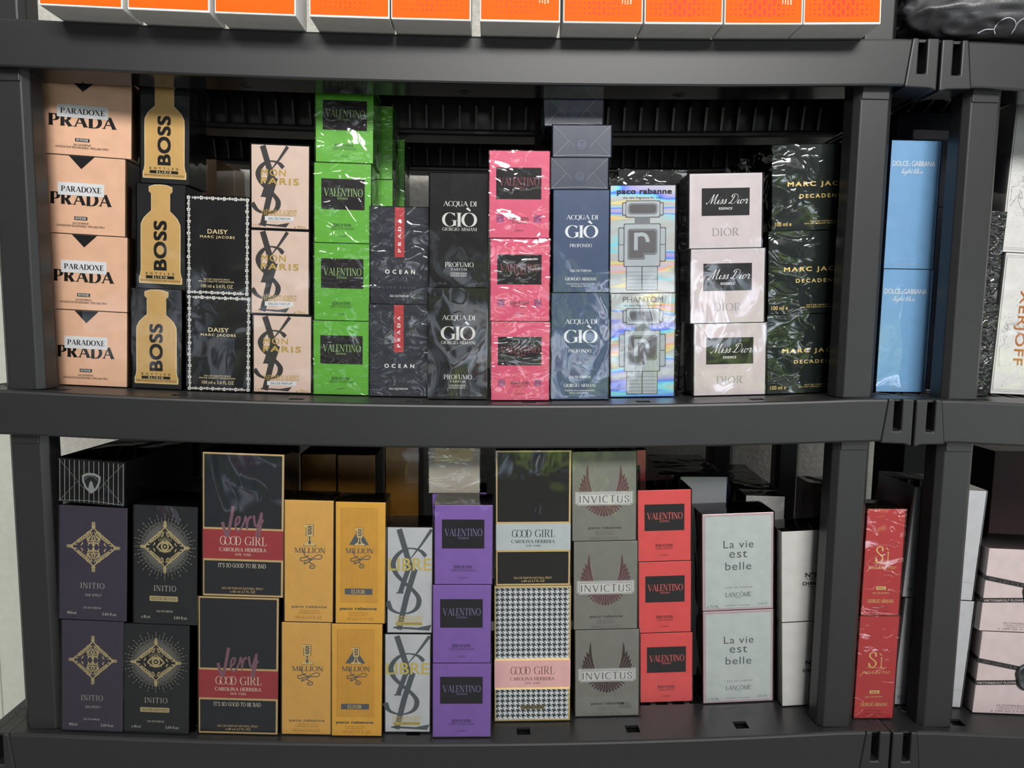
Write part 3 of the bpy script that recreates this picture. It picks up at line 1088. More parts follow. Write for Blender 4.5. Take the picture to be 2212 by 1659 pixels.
def art_robot(A, S):                               # holographic carton with a robot-shaped bottle drawing
    body = pm('robot_print_grey', (168, 176, 182), .4, .1)
    mid = pm('robot_print_midgrey', (128, 134, 140), .4, .1)
    dk = pm('robot_print_dark', (74, 70, 74), .4)
    P = 'bottle_drawing'

    def rr(mat, u0, v0, u1, v1, r, ly, bites=None):
        ru, rv = r / A.w, r / A.h
        pts = []
        for (cx, cy, a0) in ((u1 - ru, v0 + rv, 90), (u0 + ru, v0 + rv, 180), (u0 + ru, v1 - rv, 270), (u1 - ru, v1 - rv, 360)):
            pass
        for (cx, cy, a0) in ((u0 + ru, v0 + rv, 90), (u0 + ru, v1 - rv, 180), (u1 - ru, v1 - rv, 270), (u1 - ru, v0 + rv, 0)):
            for i in range(5):
                a = math.radians(a0 + 90 * i / 4)
                pts.append((cx + ru * math.cos(a), cy - rv * math.sin(a)))
        A.poly(P, mat, pts, ly)
    t_ = .0012
    for mt, e, ly in ((dk, t_, 1), (body, 0, 2)):
        eu, ev = e / A.w, e / A.h
        rr(mt, .245 - eu, .147 - ev, .755 + eu, .29 + ev, .002, ly)               # head
        rr(mt, .195 - eu, .165 - ev, .235 + eu, .272 + ev, .0015, ly)             # ear caps
        rr(mt, .765 - eu, .165 - ev, .805 + eu, .272 + ev, .0015, ly)
        rr(mt, .22 - eu, .36 - ev, .764 + eu, .747 + ev, .002, ly)                # torso
        rr(mt, .137 - eu, .395 - ev, .205 + eu, .70 + ev, .002, ly)               # arms
        rr(mt, .775 - eu, .395 - ev, .847 + eu, .70 + ev, .002, ly)
        rr(mt, .258 - eu, .755 - ev, .485 + eu, .968 + ev, .001, ly)              # legs
        rr(mt, .502 - eu, .755 - ev, .727 + eu, .968 + ev, .001, ly)
    A.rect(P, mid, .375, .292, .61, .358, 1)
    for i in range(5):
        A.rect(P, dk, .375, .298 + i * .012, .61, .302 + i * .012, 3)
    A.rect(P, dk, .485, .75, .502, .97, 3)
    rr(dk, .27, .165, .725, .268, .0045, 3)                                       # visor
    rr(mid, .275, .168, .72, .265, .0045, 4)
    rr(dk, .292, .176, .703, .257, .004, 5)
    A.rect(P, dk, .137, .545, .205, .552, 3)
    A.rect(P, dk, .775, .545, .847, .552, 3)
    for v in (.80, .835, .87, .905, .94):
        A.rect(P, mid, .258, v, .485, v + .006, 3)
        A.rect(P, mid, .502, v, .727, v + .006, 3)
    rr(dk, .270, .402, .724, .643, .004, 3)
    rr(dk, .270, .52, .534, .687, .002, 3)
    rr(mid, .278, .408, .716, .637, .0038, 4)
    rr(mid, .278, .53, .526, .681, .0018, 4)
    pl = pm('robot_chest_panel', (84, 80, 84), .4)
    A.poly(P, pl, [(.30, .416), (.288, .424), (.288, .66), (.30, .673), (.505, .673), (.516, .66), (.516, .629), (.68, .629), (.706, .61), (.706, .434), (.68, .416)], 5)
    A.stroke(P, body, [(.395, .60), (.395, .44), (.40, .445)], .0026, 6, False)
    A.stroke(P, body, [(.385, .465), (.48, .452), (.55, .47), (.575, .51), (.575, .525)], .0026, 6, True)
    if S.get('head') == 'paco':
        A.sans(BLACKINK, 'paco rabanne', .10, .03, .94, .097, .03, 1.05)
    else:
        A.sans(pm('dark_grey_ink', (70, 68, 70), .4), 'PHANTOM', .184, .03, .81, .086, .0, 1.0)
    A.sans(pm('dark_grey_ink', (70, 68, 70), .4), 'the new fragrance for men', .192, .102, .79, .13, .008)


def art_bow_script(A, S):                          # pale lilac carton, black name panel in script
    A.frame('border_line', SILVER, .012, .012, .988, .988, .0008, 1)
    A.frame('border_line', SILVER, .035, .035, .965, .965, .0004, 1)
    A.rect('name_panel', S['panel'], .168, .196, .827, .564, 1)
    A.script(WHITEINK, 'Miss Dior', .225, .275, .805, .41, .085, .03, .4)
    A.sans(WHITEINK, 'ESSENCE', .404, .453, .587, .485, .025, 1.3)
    A.serif(pm('embossed_silver', (158, 152, 154), .3, .3), 'DIOR', .313, .73, .69, .835, .13, .035, .02)


def art_decadence(A, S):
    A.sans(GOLDFOIL, 'MARC JACOBS', .15, .43, .86, .50, .024, 1.3)
    A.sans(GOLDFOIL, 'DECADENCE', .27, .575, .74, .622, .02, 1.4)
    A.sans(GOLDFOIL, '100 ml e', .027, .897, .19, .946, .008)
    A.sans(GOLDFOIL, 'EAU DE PARFUM SPRAY', .38, .887, .70, .903, .01, 1.2)
    A.sans(GOLDFOIL, 'EAU DE PARFUM VAPORISATEUR', .32, .913, .74, .929, .01, 1.2)


def art_light(A, S):
    A.sans(WHITEINK, 'DOLCE', .04, .158, .36, .198, .0, .9)
    A.sans(WHITEINK, '&', .375, .182, .405, .198)
    A.sans(WHITEINK, 'GABBANA', .425, .158, .90, .198, .0, .92)
    A.script(WHITEINK, 'light blue', .22, .216, .67, .27, .08, .05, .3)
    A.sans(pm('pale_blue_ink', (182, 208, 236), .5), 'EAU DE TOILETTE', .30, .925, .65, .937)
    A.sans(pm('pale_blue_ink', (182, 208, 236), .5), '100 ml e 3.3 FL.OZ', .28, .955, .62, .972)


def art_rock(A, S):                                # white carton with grey line drawing and vertical name
    gr = pm('faint_grey_line', (150, 150, 150), .6)
    A.frame('border_line', gr, .015, .018, .985, .982, .0005, 1)
    A.frame('border_line', gr, .02, .03, .98, .97, .0004, 1)
    rr_ = random.Random(11 + S.get('seed', 0))
    for k in range(16):
        u, v = rr_.uniform(.08, .85), rr_.uniform(.30, .62)
        pts = [(u, v)]
        for j in range(6):
            u = min(.93, max(.06, u + rr_.uniform(-.06, .06)))
            v = min(.9, v + rr_.uniform(-.02, .05))
            pts.append((u, v))
        A.stroke('line_drawing', gr, pts, .00025, 1, True)
    for k in range(160):
        u, v = min(.95, max(.05, rr_.gauss(.35, .22))), min(.94, max(.2, rr_.gauss(.62, .16)))
        A.rect('line_drawing', gr, u, v, u + .006, v + .006, 1)
    if S.get('word'):
        A.sans(pm('copper_foil', (196, 120, 56), .35, .3), 'XERJOFF', .22, .26, .40, .79, .008, 1.1, 4, -90)


def art_pinstripe(A, S):                           # end face of the lying black carton
    for i in range(14):
        u = .02 + i * .0735
        A.rect('pinstripes', pm('pale_pinstripe', (190, 190, 192), .5), u, .03, u + .0085, .98, 1)
    dk = pm('shield_dark', (40, 40, 42), .3)
    out = [(.36, .36), (.43, .30), (.50, .29), (.57, .30), (.645, .36), (.635, .50), (.585, .66), (.50, .765), (.415, .66), (.365, .50)]
    inn = [(.50 + (u - .5) * .76, .50 + (v - .5) * .76) for u, v in out]
    A.poly('shield_badge', SILVER, out, 3)
    A.poly('shield_badge', dk, inn, 4)
    A.poly('shield_badge', SILVER, [(.455, .66), (.475, .52), (.50, .46), (.525, .52), (.55, .66), (.50, .70)], 5)
    for a in range(9):
        an = math.radians(20 + a * 17.5)
        A.disc('shield_badge', SILVER, .5 + .085 * math.cos(an), .47 - .11 * math.sin(an), .0007, 5, 6)
    fold(A)


def fold(A, u=.30, part='film_folds'):
    """heat-folded film ends: the crossing seams of a parcel-wrapped end"""
    fm = pm('film_seam', (150, 156, 166), .25)
    for p in ([(.01, .02), (u, .5), (.02, .97)], [(.99, .02), (1 - u, .5), (.98, .97)]):
        A.stroke(part, fm, p, .0003, 6, False)
    A.stroke(part, fm, [(.01, .965), (.5, .93), (.99, .965)], .0004, 6, True)
    A.stroke(part, fm, [(u, .5), (u + .10, .68)], .00025, 6, False)
    A.stroke(part, fm, [(1 - u, .5), (1 - u - .10, .68)], .00025, 6, False)


def art_lying_blue(A, S):
    A.rect('label_panel', pm('navy_seal_tape', (36, 46, 74), .35), .385, .02, .62, .98, 1)
    sv = pm('embossed_silver_blue', (96, 108, 132), .3, .2)
    A.ring('emblem', sv, .5, .60, .0052, .0003, 2)
    A.stroke('emblem', sv, [(.46, .66), (.46, .54), (.50, .60), (.54, .54), (.54, .66)], .0003, 2, False)
    A.stroke('emblem', sv, [(.47, .62), (.50, .66), (.53, .62)], .0003, 2, True)
    fold(A, .27)


def filigree(A, mat, cx, cy, sx, sy, hw, inner=True):
    """four-fold scrollwork diamond"""
    Q = [[(0, 1.0), (.05, .92), (.04, .84), (0, .80)],
         [(0, .80), (.09, .78), (.15, .70), (.13, .62), (.06, .62), (.05, .68)],
         [(.02, .78), (.16, .74), (.24, .66), (.22, .58), (.15, .58)],
         [(.16, .72), (.28, .70), (.33, .62), (.29, .55), (.23, .58)],
         [(.28, .66), (.38, .60), (.38, .52), (.31, .49), (.28, .54)],
         [(.34, .62), (.46, .56), (.48, .46), (.40, .43), (.37, .48)],
         [(.44, .54), (.55, .48), (.57, .38), (.49, .36), (.46, .42)],
         [(.52, .50), (.64, .40), (.64, .30), (.56, .29), (.55, .36)],
         [(.60, .40), (.72, .32), (.72, .22), (.64, .21), (.63, .28)],
         [(.66, .28), (.80, .20), (.82, .10), (.74, .08), (.70, .14)],
         [(.78, .14), (.86, .10), (.90, .0)],
         [(1.0, 0), (.93, .05), (.86, .04), (.82, 0)],
         [(.05, .56), (.14, .50), (.22, .52)], [(.52, .22), (.50, .14), (.54, .05)]]
    if inner:
        Q += [[(0, .50), (.06, .40), (.04, .30), (0, .25)], [(.02, .34), (.14, .30), (.24, .36), (.22, .44), (.14, .42)], [(.05, .24), (.16, .20), (.26, .24), (.27, .32)],
              [(.06, .14), (.14, .20), (.22, .16), (.24, .05)], [(0, .25), (.03, .12), (0, 0)], [(.12, .42), (.22, .46), (.30, .40), (.28, .32)]]
    dq = lambda x, y: 1 - .16 * 4 * x * y / max(1e-6, (x + y) ** 2)
    for s in Q:
        for a in (1, -1):
            for b_ in (1, -1):
                A.stroke('emblem', mat, [(cx + a * x * sx * dq(x, y), cy - b_ * y * sy * dq(x, y)) for x, y in s], hw, 2, True, taper=lambda s_: .55 + .6 * math.sin(math.pi * min(1, s_ * 1.05)))
    for a, b_ in ((0, 1), (0, -1), (1, 0), (-1, 0)):
        A.ring('emblem', mat, cx + a * sx, cy + b_ * sy, hw * 2.4, hw * .8, 2, 12)
        A.disc('emblem', mat, cx + a * sx * .86, cy + b_ * sy * .86, hw * 1.9, 2, 8)


def art_initio(A, S):
    g = pm('antique_gold_relief', (212, 192, 140), .35, .3)
    silver = pm('warm_silver_ink', (204, 200, 190), .4, .2)
    eye = S.get('eye')
    cy = .345 if eye else .353
    filigree(A, g, .49 if eye else .506, cy, .368, .207, .0007, not eye)
    if eye:
        c = A.pt(.49, cy)
        n = 96
        for i in range(n):
            a = 2 * math.pi * i / n
            d = abs(math.cos(a)) + abs(math.sin(a))
            r0_ = .72 * A.w * .368 / d * 1.22
            r1 = A.w * (.50 if i % 4 == 0 else .44 if i % 2 == 0 else .38)
            r1 = min(r1, A.w * .485 / max(.2, abs(math.cos(a))))
            if r1 > r0_:
                dv = Vector((math.cos(a), math.sin(a)))
                L = r1 - r0_
                for (s0, s1) in ((0, .55), (.62, .8), (.88, 1.0)) if i % 2 == 0 else ((0, .7), (.8, 1.0)):
                    A.raw('emblem', silver, *ribbon([c + dv * (r0_ + L * s0), c + dv * (r0_ + L * s1)], lambda i_, tg: .00022), 1)
        E = 'emblem'
        ex, ey = .49, cy
        A.stroke(E, g, [(ex - .13, ey), (ex - .06, ey - .036), (ex, ey - .046), (ex + .06, ey - .036), (ex + .13, ey)], .0009, 3, True)
        A.stroke(E, g, [(ex - .13, ey), (ex - .06, ey + .028), (ex, ey + .034), (ex + .06, ey + .028), (ex + .13, ey)], .0009, 3, True)
        A.stroke(E, g, [(ex - .11, ey - .022), (ex, ey - .062), (ex + .11, ey - .022)], .0004, 3, True)
        A.ring(E, g, ex, ey - .006, .0045, .0011, 3)
        A.disc(E, g, ex, ey - .006, .0016, 4)
        for i in range(9):
            u = ex - .09 + i * .0225
            A.disc(E, g, u, ey + .045 - .012 * abs(i - 4) / 4, .0007, 3, 6)
            A.stroke(E, g, [(u, ey - .064 + .02 * abs(i - 4) / 4), (ex + (u - ex) * 1.15, ey - .09 + .02 * abs(i - 4) / 4)], .0003, 3, False)
    y = .668
    A.serif(silver, 'INITIO', .315, y, .672, y + .05, .11, .035, .10)
    if eye:
        pts = [(.255, .76), (.245, .772), (.255, .782), (.245, .792), (.255, .804), (.695, .804), (.705, .792), (.695, .782), (.705, .772), (.695, .76)]
        A.poly('label_panel', g, pts, 2)
        A.serif(pm('deep_ink', (44, 42, 38), .5), 'OUD FOR GREATNESS', .27, .770, .68, .794, .16, .06)
    else:
        A.serif(silver, 'SIDE EFFECT', .384, .766, .632, .787, .14, .06)
    A.serif(silver, 'EAU DE PARFUM', .36, .88, .62, .898, .16, .06)
    A.sans(silver, '90ml' if not eye else 'e 90 ml', .117, .928, .255, .953, .008)
    A.sans(silver, '3.04 fl.oz', .64, .928, .85, .953, .008)


def art_goodgirl(A, S):
    gold = pm('champagne_gold_edge', (224, 190, 132), .35, .3)
    pan, band, ink = S['panel'], S['band'], S['ink']
    b0, b1 = S['b']
    A.rect('front_panel', pan, .018, .012, .975, b0 - .014, 1)
    A.rect('front_panel', pan, .018, b1 + .014, .975, .985, 1)
    A.rect('name_band', band, 0, b0, 1, b1, 1)
    if S.get('tooth'):
        dkm, wh = pm('houndstooth_black', (24, 30, 32), .5), pm('houndstooth_white', (160, 164, 166), .5)
        ncol = 14
        px_ = (A.w * .955) / (ncol * 8)
        for (v0, v1) in ((.014, b0 - .016), (b1 + .016, .983)):
            top, bot = A.pt(.02, v0), A.pt(.02, v1)
            rows = int((top.y - bot.y) / px_)
            V, F = [], []
            for j in range(rows):
                i = 0
                while i < ncol * 8:
                    def dark(i, j):
                        return (i % 8 < 4) if ((i - j) % 4 < 2) else (j % 8 < 4)
                    if dark(i, j):
                        i2 = i
                        while i2 < ncol * 8 and dark(i2, j):
                            i2 += 1
                        x0, x1, y1, y0 = top.x + i * px_, top.x + i2 * px_, top.y - j * px_, top.y - (j + 1) * px_
                        o = len(V)
                        V += [Vector((x0, y0)), Vector((x1, y0)), Vector((x1, y1)), Vector((x0, y1))]
                        F.append((o, o + 1, o + 2, o + 3))
                        i = i2
                    else:
                        i += 1
            A.raw('houndstooth_print', dkm, V, F, 2)
    hh = b1 - b0
    A.serif(ink, 'GOOD', .213, b0 + hh * .22, .475, b0 + hh * .52, .11, .03, -.14)
    A.serif(ink, 'GIRL', .52, b0 + hh * .22, .79, b0 + hh * .52, .11, .03)
    A.serif(ink, 'CAROLINA HERRERA', .205, b0 + hh * .61, .79, b0 + hh * .74, .17, .05, .02)
    A.serif(ink, 'NEW YORK', .40, b0 + hh * .80, .60, b0 + hh * .88, .18, .06, .2)
    if S.get('very'):
        vy = pm('rose_metal_script', (150, 104, 122), .25, .4)
        A.stroke('script_word', vy, [(.245, .478), (.262, .52), (.30, .572), (.318, .55), (.35, .46), (.378, .366)], .0021, 4, True)
        A.stroke('script_word', vy, [(.40, .505), (.45, .475), (.455, .44), (.42, .45), (.402, .50), (.43, .54), (.475, .52), (.515, .47)], .0013, 4, True)
        A.stroke('script_word', vy, [(.515, .47), (.530, .435), (.542, .47), (.548, .525)], .0013, 4, True)
        A.stroke('script_word', vy, [(.548, .51), (.560, .462), (.585, .436), (.606, .446)], .0013, 4, True)
        A.stroke('script_word', vy, [(.632, .425), (.645, .485), (.672, .50), (.705, .45), (.728, .405), (.722, .48), (.70, .56), (.68, .575), (.665, .555), (.69, .51), (.75, .455)], .0014, 4, True)
        A.serif(pm('cream_ink', (226, 214, 196), .5), "IT'S SO GOOD TO BE BAD", .19, .765, .785, .795, .14, .05)
    if S.get('tooth'):
        br = pm('bronze_plate', (92, 84, 56), .35, .4)
        A.rect('label_panel', br, .346, .882, .657, .908, 3)
        A.serif(pm('deep_ink', (44, 42, 38), .5), 'TWEED TALE', .38, .887, .63, .903, .16, .06, 0, 4, part='plate_lettering')
    else:
        A.sans(gold, 'EAU DE PARFUM NATURAL SPRAY', .24, .933, .755, .949)
        A.sans(gold, 'e 80 ml 2.7 FL OZ', .34, .956, .655, .973, .008)
    # gilt edge lines of the front
    A.rect('gilt_line', gold, .005, b0 - .014, .99, b0, 2)
    A.rect('gilt_line', gold, .005, b1, .99, b1 + .014, 2)


def one_figure(A, u0, v0, u1, v1, mat, fill):
    mu = (u0 + u1) / 2
    hu = (u1 - u0) / 2
    hv = v1 - v0
    P = 'emblem'
    A.poly(P, mat, [(mu - hu * .55, v0), (mu - hu * .55, v0 + hv * .52), (mu + hu * .75, v0 + hv * .52), (mu + hu * .75, v0)], 2)
    A.poly(P, mat, [(mu - hu * 1.0, v0 + hv * .03), (mu - hu * .5, v0), (mu - hu * .5, v0 + hv * .14), (mu - hu * .9, v0 + hv * .12)], 2)
    A.poly(P, fill, [(mu - hu * .25, v0 + hv * .06), (mu - hu * .25, v0 + hv * .46), (mu + hu * .48, v0 + hv * .46), (mu + hu * .48, v0 + hv * .06)], 3)
    A.stroke(P, mat, [(mu + hu * .12 + hu * .2 * s, v0 + hv * (.12 + .28 * q)) for s, q in ((1, 0), (-1, .18), (1, .5), (-1, .82), (1, 1))], .0004, 4, True)
    leg = [(-.35, .50), (-.18, .68), (-.50, .86), (-1.0, .91), (-1.05, 1.0), (-.35, 1.0), (0.1, .95), (.55, 1.0), (1.25, 1.0), (1.2, .91), (.70, .86), (.38, .68), (.55, .50)]
    q = lambda pts, k: [(mu + hu * (.1 + (a_ - .1) * k), v0 + hv * (.76 + (b_ - .76) * k)) for a_, b_ in pts]
    A.poly(P, fill, q(leg, 1.10), 1)
    A.poly(P, mat, q(leg, 1.0), 2)
    A.poly(P, fill, q([(-.12, .55), (.02, .69), (-.22, .88), (.1, .92), (.42, .88), (.18, .69), (.32, .55)], 1.0), 3)
    A.poly(P, fill, [(mu - hu * .68, v0 - hv * .02), (mu - hu * .68, v0 + hv * .54), (mu + hu * .88, v0 + hv * .54), (mu + hu * .88, v0 - hv * .02)], 1)


def flourish(A, u0, v0, u1, v1, mat):
    f = lambda pts: [(u0 + (u1 - u0) * a, v0 + (v1 - v0) * b_) for a, b_ in pts]
    A.stroke('emblem', mat, f([(.12, -.35), (.25, .12), (.50, .28), (.80, .02), (1.0, .10), (.90, .30), (.60, .32), (.30, .60), (.18, .68), (.22, .55), (.32, .62)]), .00055, 2, True)
    A.stroke('emblem', mat, f([(.40, .06), (.22, .20), (.02, .28), (.06, .48), (.30, .40), (.50, .32), (.42, .55), (.56, .66), (.68, .80), (.60, .98), (.45, .92), (.48, .78), (.58, .82)]), .0006, 2, True)
    A.disc('emblem', mat, u0 + (u1 - u0) * .52, v0 + (v1 - v0) * .12, .0006, 2, 8)


def art_million(A, S):
    ink = pm('gunmetal_ink', (88, 88, 92), .35, .2)
    if S.get('elixir'):
        ln = pm('gold_rule', (186, 132, 46), .4, .2)
        A.frame('striped_panel', ln, .106, .05, .845, .825, .0004, 1)
        for i in range(42):
            u = .115 + i * .0172
            A.rect('striped_panel', ln, u, .056, u + .0045, .82, 1)
        A.poly('emblem', pm('slate_triangle', (92, 96, 104), .35, .2), [(.47, .215), (.27, .35), (.67, .35)], 2)
        one_figure(A, .385, .212, .565, .355, pm('pale_gilt', (240, 206, 130), .35, .2), ink)
        A.serif(ink, 'MILLION', .203, .375, .757, .419, .17, .05)
        flourish(A, .30, .435, .70, .54, ink)
        A.rect('label_panel', pm('slate_triangle', (92, 96, 104), .35, .2), .187, .71, .746, .76, 3)
        A.serif(pm('pale_gilt', (240, 206, 130), .35, .2), 'ELIXIR', .32, .718, .60, .752, .16, .05, 0, 4)
        A.sans(ink, 'paco rabanne', .088, .864, .838, .895, .032)
        A.sans(pm('gold_rule', (186, 132, 46), .4, .2), 'PARFUM INTENSE', .27, .908, .66, .922)
        A.sans(pm('gold_rule', (186, 132, 46), .4, .2), 'NATURAL SPRAY', .28, .928, .64, .94)
    else:
        one_figure(A, .405, .198, .607, .37, pm('pale_gilt', (240, 206, 130), .35, .2), ink)
        A.serif(ink, 'MILLION', .207, .385, .84, .43, .15, .05)
        flourish(A, .32, .442, .774, .557, ink)
        A.sans(ink, 'paco rabanne', .155, .86, .874, .89, .012, 1.1)
        A.sans(pm('gold_rule', (186, 132, 46), .4, .2), 'EAU DE TOILETTE', .33, .90, .73, .913)
        A.sans(pm('gold_rule', (186, 132, 46), .4, .2), 'VAPORISATEUR SPRAY', .28, .92, .77, .932)
    A.sans(pm('gold_rule', (186, 132, 46), .4, .2), '100 ml e 3.4 FL OZ', .225, .95, .775, .974)


def art_wings(A, S):
    wine = S['wing']
    for s in (1, -1):
        f = lambda u: .497 + s * (u - .49)
        A.poly('wing_emblem', wine, [(f(u), v) for u, v in ((.236, .135), (.245, .22), (.256, .30), (.275, .38), (.312, .468), (.085, .468), (.086, .44), (.112, .445), (.093, .395), (.126, .40), (.110, .345), (.146, .36), (.133, .292), (.172, .32), (.166, .245), (.205, .28), (.214, .20))], 1)
        roots = [(.30, .45), (.275, .455), (.25, .46), (.22, .462), (.185, .464), (.14, .465)]
        tips = [(.24, .16), (.172, .255), (.138, .30), (.114, .352), (.097, .40), (.09, .442)]
        lt = [(.18, .60), (.21, .632), (.25, .66), (.29, .683), (.335, .70), (.38, .715), (.43, .727), (.475, .73)]
        for i, q in enumerate(lt):
            r = (.30 + i * .025, .585)
            A.poly('wing_emblem', wine, [(f(r[0] - .03), r[1]), (f(q[0] - .004), q[1] - .012), (f(q[0] + .004), q[1]), (f(q[0] + .028), q[1] - .010), (f(r[0] + .03), r[1])], 1)
        ln = pm('wing_vein', (176, 150, 150), .4, .2)
        for (r, q) in list(zip(roots, tips)) + [((.33 + i * .02, .59), lt[i]) for i in range(8)]:
            A.stroke('wing_emblem', ln, [(f(r[0]), r[1]), (f(.25 * r[0] + .75 * q[0]), .25 * r[1] + .75 * q[1])], .00018, 2, False)
    W = pm('silver_plate', (214, 214, 212), .4, .1)
    dk = pm('plate_rule', (56, 54, 54), .5)
    for (u0, v0, u1, v1, ly) in ((.045, .445, .955, .582, 2), (.078, .462, .922, .598, 4)):
        A.rect('name_plate', W, u0, v0, u1, v1, ly)
        A.frame('name_plate', dk, u0 + .008, v0 + .007, u1 - .008, v1 - .007, .0005, ly + 1)
    A.serif(dk, 'INVICTUS', .115, .488, .89, .572, .10, .05, .06, 6, 0, False)
    A.sans(S['logo'], 'paco rabanne', .25, .835, .77, .876, .02)
    gi = pm('soft_grey_ink', (96, 96, 90), .5)
    A.sans(gi, 'EAU DE TOILETTE', .37, .892, .65, .908)
    A.sans(gi, 'NATURAL SPRAY', .37, .917, .65, .932)
    A.sans(gi, '100 ml e 3.4 FL OZ', .27, .955, .73, .985)


def art_vie(A, S):
    A.rect('front_panel', pm('pale_sage_card', (198, 207, 204), .45), .04, .03, .965, .975, 1)
    A.frame('border_line', pm('iridescent_edge', (206, 196, 210), .25, .4), .034, .025, .971, .98, .0007, 2)
    i = pm('soft_charcoal_ink', (84, 88, 90), .5)
    A.sans(i, 'La vie', .295, .278, .718, .356, 0, 1.1)
    A.sans(i, 'est', .377, .386, .63, .456, 0, 1.1)
    A.sans(i, 'belle', .32, .502, .6875, .582, 0, 1.1)
    A.sans(i, "L'EAU DE PARFUM", .30, .756, .70, .773, 0, 1.4)
    A.serif(pm('dark_grey_ink', (70, 68, 70), .4), 'LANCÔME', .32, .80, .684, .862, .12, .05, .02)
    A.sans(i, 'PARIS', .46, .868, .54, .878, .01, 1.2)
    A.sans(i, 'e 75 ML', .064, .943, .228, .97)
    A.sans(i, 'Vaporisateur - Natural Spray', .32, .945, .68, .96)
    A.sans(i, '2.5 FL.OZ', .785, .93, .915, .955)


def art_five(A, S):
    A.sans(BLACKINK, 'N°5', .40, .46, .60, .512, .018)
    A.sans(BLACKINK, "L'EAU", .43, .52, .575, .538)
    A.sans(BLACKINK, 'CHANEL', .35, .562, .66, .602, .03, 1.05)
    A.sans(BLACKINK, 'PARIS', .45, .612, .56, .624, .02)


def art_si(A, S):
    g = pm('pale_gilt', (240, 206, 130), .35, .2)
    A.serif(g, 'S', .28, .345, .49, .50, .09, .05, 0, 3)
    A.serif(g, 'I', .575, .40, .645, .50, .09, .05, 0, 3)
    A.stroke('lettering', g, [(.55, .36), (.62, .385)], .0007, 3, False, taper=lambda s: 1 - .6 * s)
    A.rect('lettering', g, .22, .500, .72, .503, 3)
    A.script(g, 'passione', .06, .522, .86, .585, .06, .035, .5)
    A.rect('label_panel', g, .356, .723, .61, .754, 3)
    A.sans(pm('red_ink', (150, 40, 42), .5), 'intense', .40, .728, .57, .748, .01, 1, 4)
    A.sans(g, 'eau de parfum', .27, .773, .70, .797)
    A.serif(g, 'GIORGIO ARMANI', .15, .843, .83, .878, .15, .06, 0)
    r = pm('red_ink', (150, 40, 42), .5)
    A.sans(r, 'VAPORISATEUR SPRAY', .25, .913, .70, .927)
    A.sans(r, '100 ml e 3.4 FL.OZ', .25, .945, .72, .965)


def art_plainwhite(A, S):
    ln = pm('faint_grey_line', (150, 150, 150), .6)
    A.rect('border_line', ln, 0, .835, 1, .838, 1)
    A.sans(GREYINK, '75 ml', .05, .915, .25, .945)


def art_seal(A, S):                                # pale pink carton with a wax seal and printed ribbon
    rb = pm('black_ribbon', (28, 28, 32), .5)
    iv = pm('pale_pink_ink', (230, 214, 216), .5)
    cu, cv = S.get('seal', (.62, .50))
    for (a, b_, tx) in (((-.002, .355), (cu, .46), 'FLOWERBOMB VIKTOR&ROLF'), ((-.002, .63), (cu, .60), 'VIKTOR&ROLF FLOWERBOMB')):
        A.stroke('ribbon', rb, [a, b_], .0035, 2, False)
        V, F = sans_geo(tx, .02, 1.0)
        xs = [p.x for p in V]
        L = (A.pt(*b_) - A.pt(*a))
        Ln = L.length
        L.normalize()
        sc = (Ln * .98) / (max(xs) - min(xs))
        nr = Vector((-L.y, L.x))
        o = A.pt(*a) + L * Ln * .01 - nr * .0018
        A.raw('lettering', iv, [o + L * ((p.x - min(xs)) * sc) + nr * (p.y * .0046) for p in [Vector((q.x, q.y)) for q in V]], F, 4)
    for tx, v, hh, w_ in (('FLOWERBOMB', .885, .022, .42), ("L'EAU DE PARFUM", .915, .014, .40), ('VAPORISATEUR SPRAY', .938, .010, .38), ('e 100 ml 3.4 FL.OZ', .955, .022, .56)):
        A.sans(pm('rosy_grey_ink', (150, 130, 132), .5), tx, .5 - w_ / 2, v, .5 + w_ / 2, v + hh)


def side_ribbon(A, S):
    rb = pm('black_ribbon', (28, 28, 32), .5)
    A.stroke('ribbon', rb, [(0, .27), (1.002, .355)], .0035, 2, False)
    A.stroke('ribbon', rb, [(0, .55), (1.002, .63)], .0035, 2, False)


def art_orange(A, S):                              # orange sleeve inside a white outer carton
    A.rect('orange_panel', S['orange'], .012, -.02, .985, .978 if S['seed'] % 2 else .982, 1)
    A.frame('border_line', pm('torn_white_edge', (238, 234, 230), .6), .003, -.05, .997, .993, .0005, 2)
    tri = pm('deep_orange_print', (190, 42, 2), .5, 0, .2)
    k = S['tri']
    if k:
        n, rows = 15, 13
        du = .92 / n
        for i in range(n):
            for j in range(rows):
                s = (1.0 - abs(i - n * .42) / (n * .55)) * k
                if s <= .08:
                    continue
                s = min(1, .25 + s)
                cu, cv = .05 + (i + .5) * du, .30 + j * .050
                hu, hv = du * .5 * s, .022 * s
                up = (i + j) % 2 == 0
                A.poly('triangle_print', tri, [(cu - hu, cv - hv if not up else cv + hv), (cu + hu, cv - hv if not up else cv + hv), (cu, cv + hv if not up else cv - hv)], 2)
    if S.get('lines'):
        wk = pm('small_white_print', (255, 206, 176), .5)
        rr_ = random.Random(S['seed'])
        for c in range(4):
            v = .34 if c == 3 else .42
            u = .735 + c * .034
            while v < .80:
                L = rr_.uniform(.008, .02)
                A.rect('fine_print', wk, u, v, u + (.016 if c == 3 else .011), v + L, 3)
                v += L + .005


# ------------------------------------------------------------------ building a box
def face_parts(parent, A, face, w, d, pre=''):
    """turn the print of one face into child meshes lying on that face"""
    for part, (V, F, MI, mats) in A.parts.items():
        if face == 'F':
            vv = [(x - w / 2, -d / 2 - z, y) for x, y, z in V]
        elif face == 'R':
            vv = [(w / 2 + z, -d / 2 + x, y) for x, y, z in V]
        else:
            vv = [(-w / 2 - z, d / 2 - x, y) for x, y, z in V]
        link_mesh(part, vv, F, mats, parent, MI)


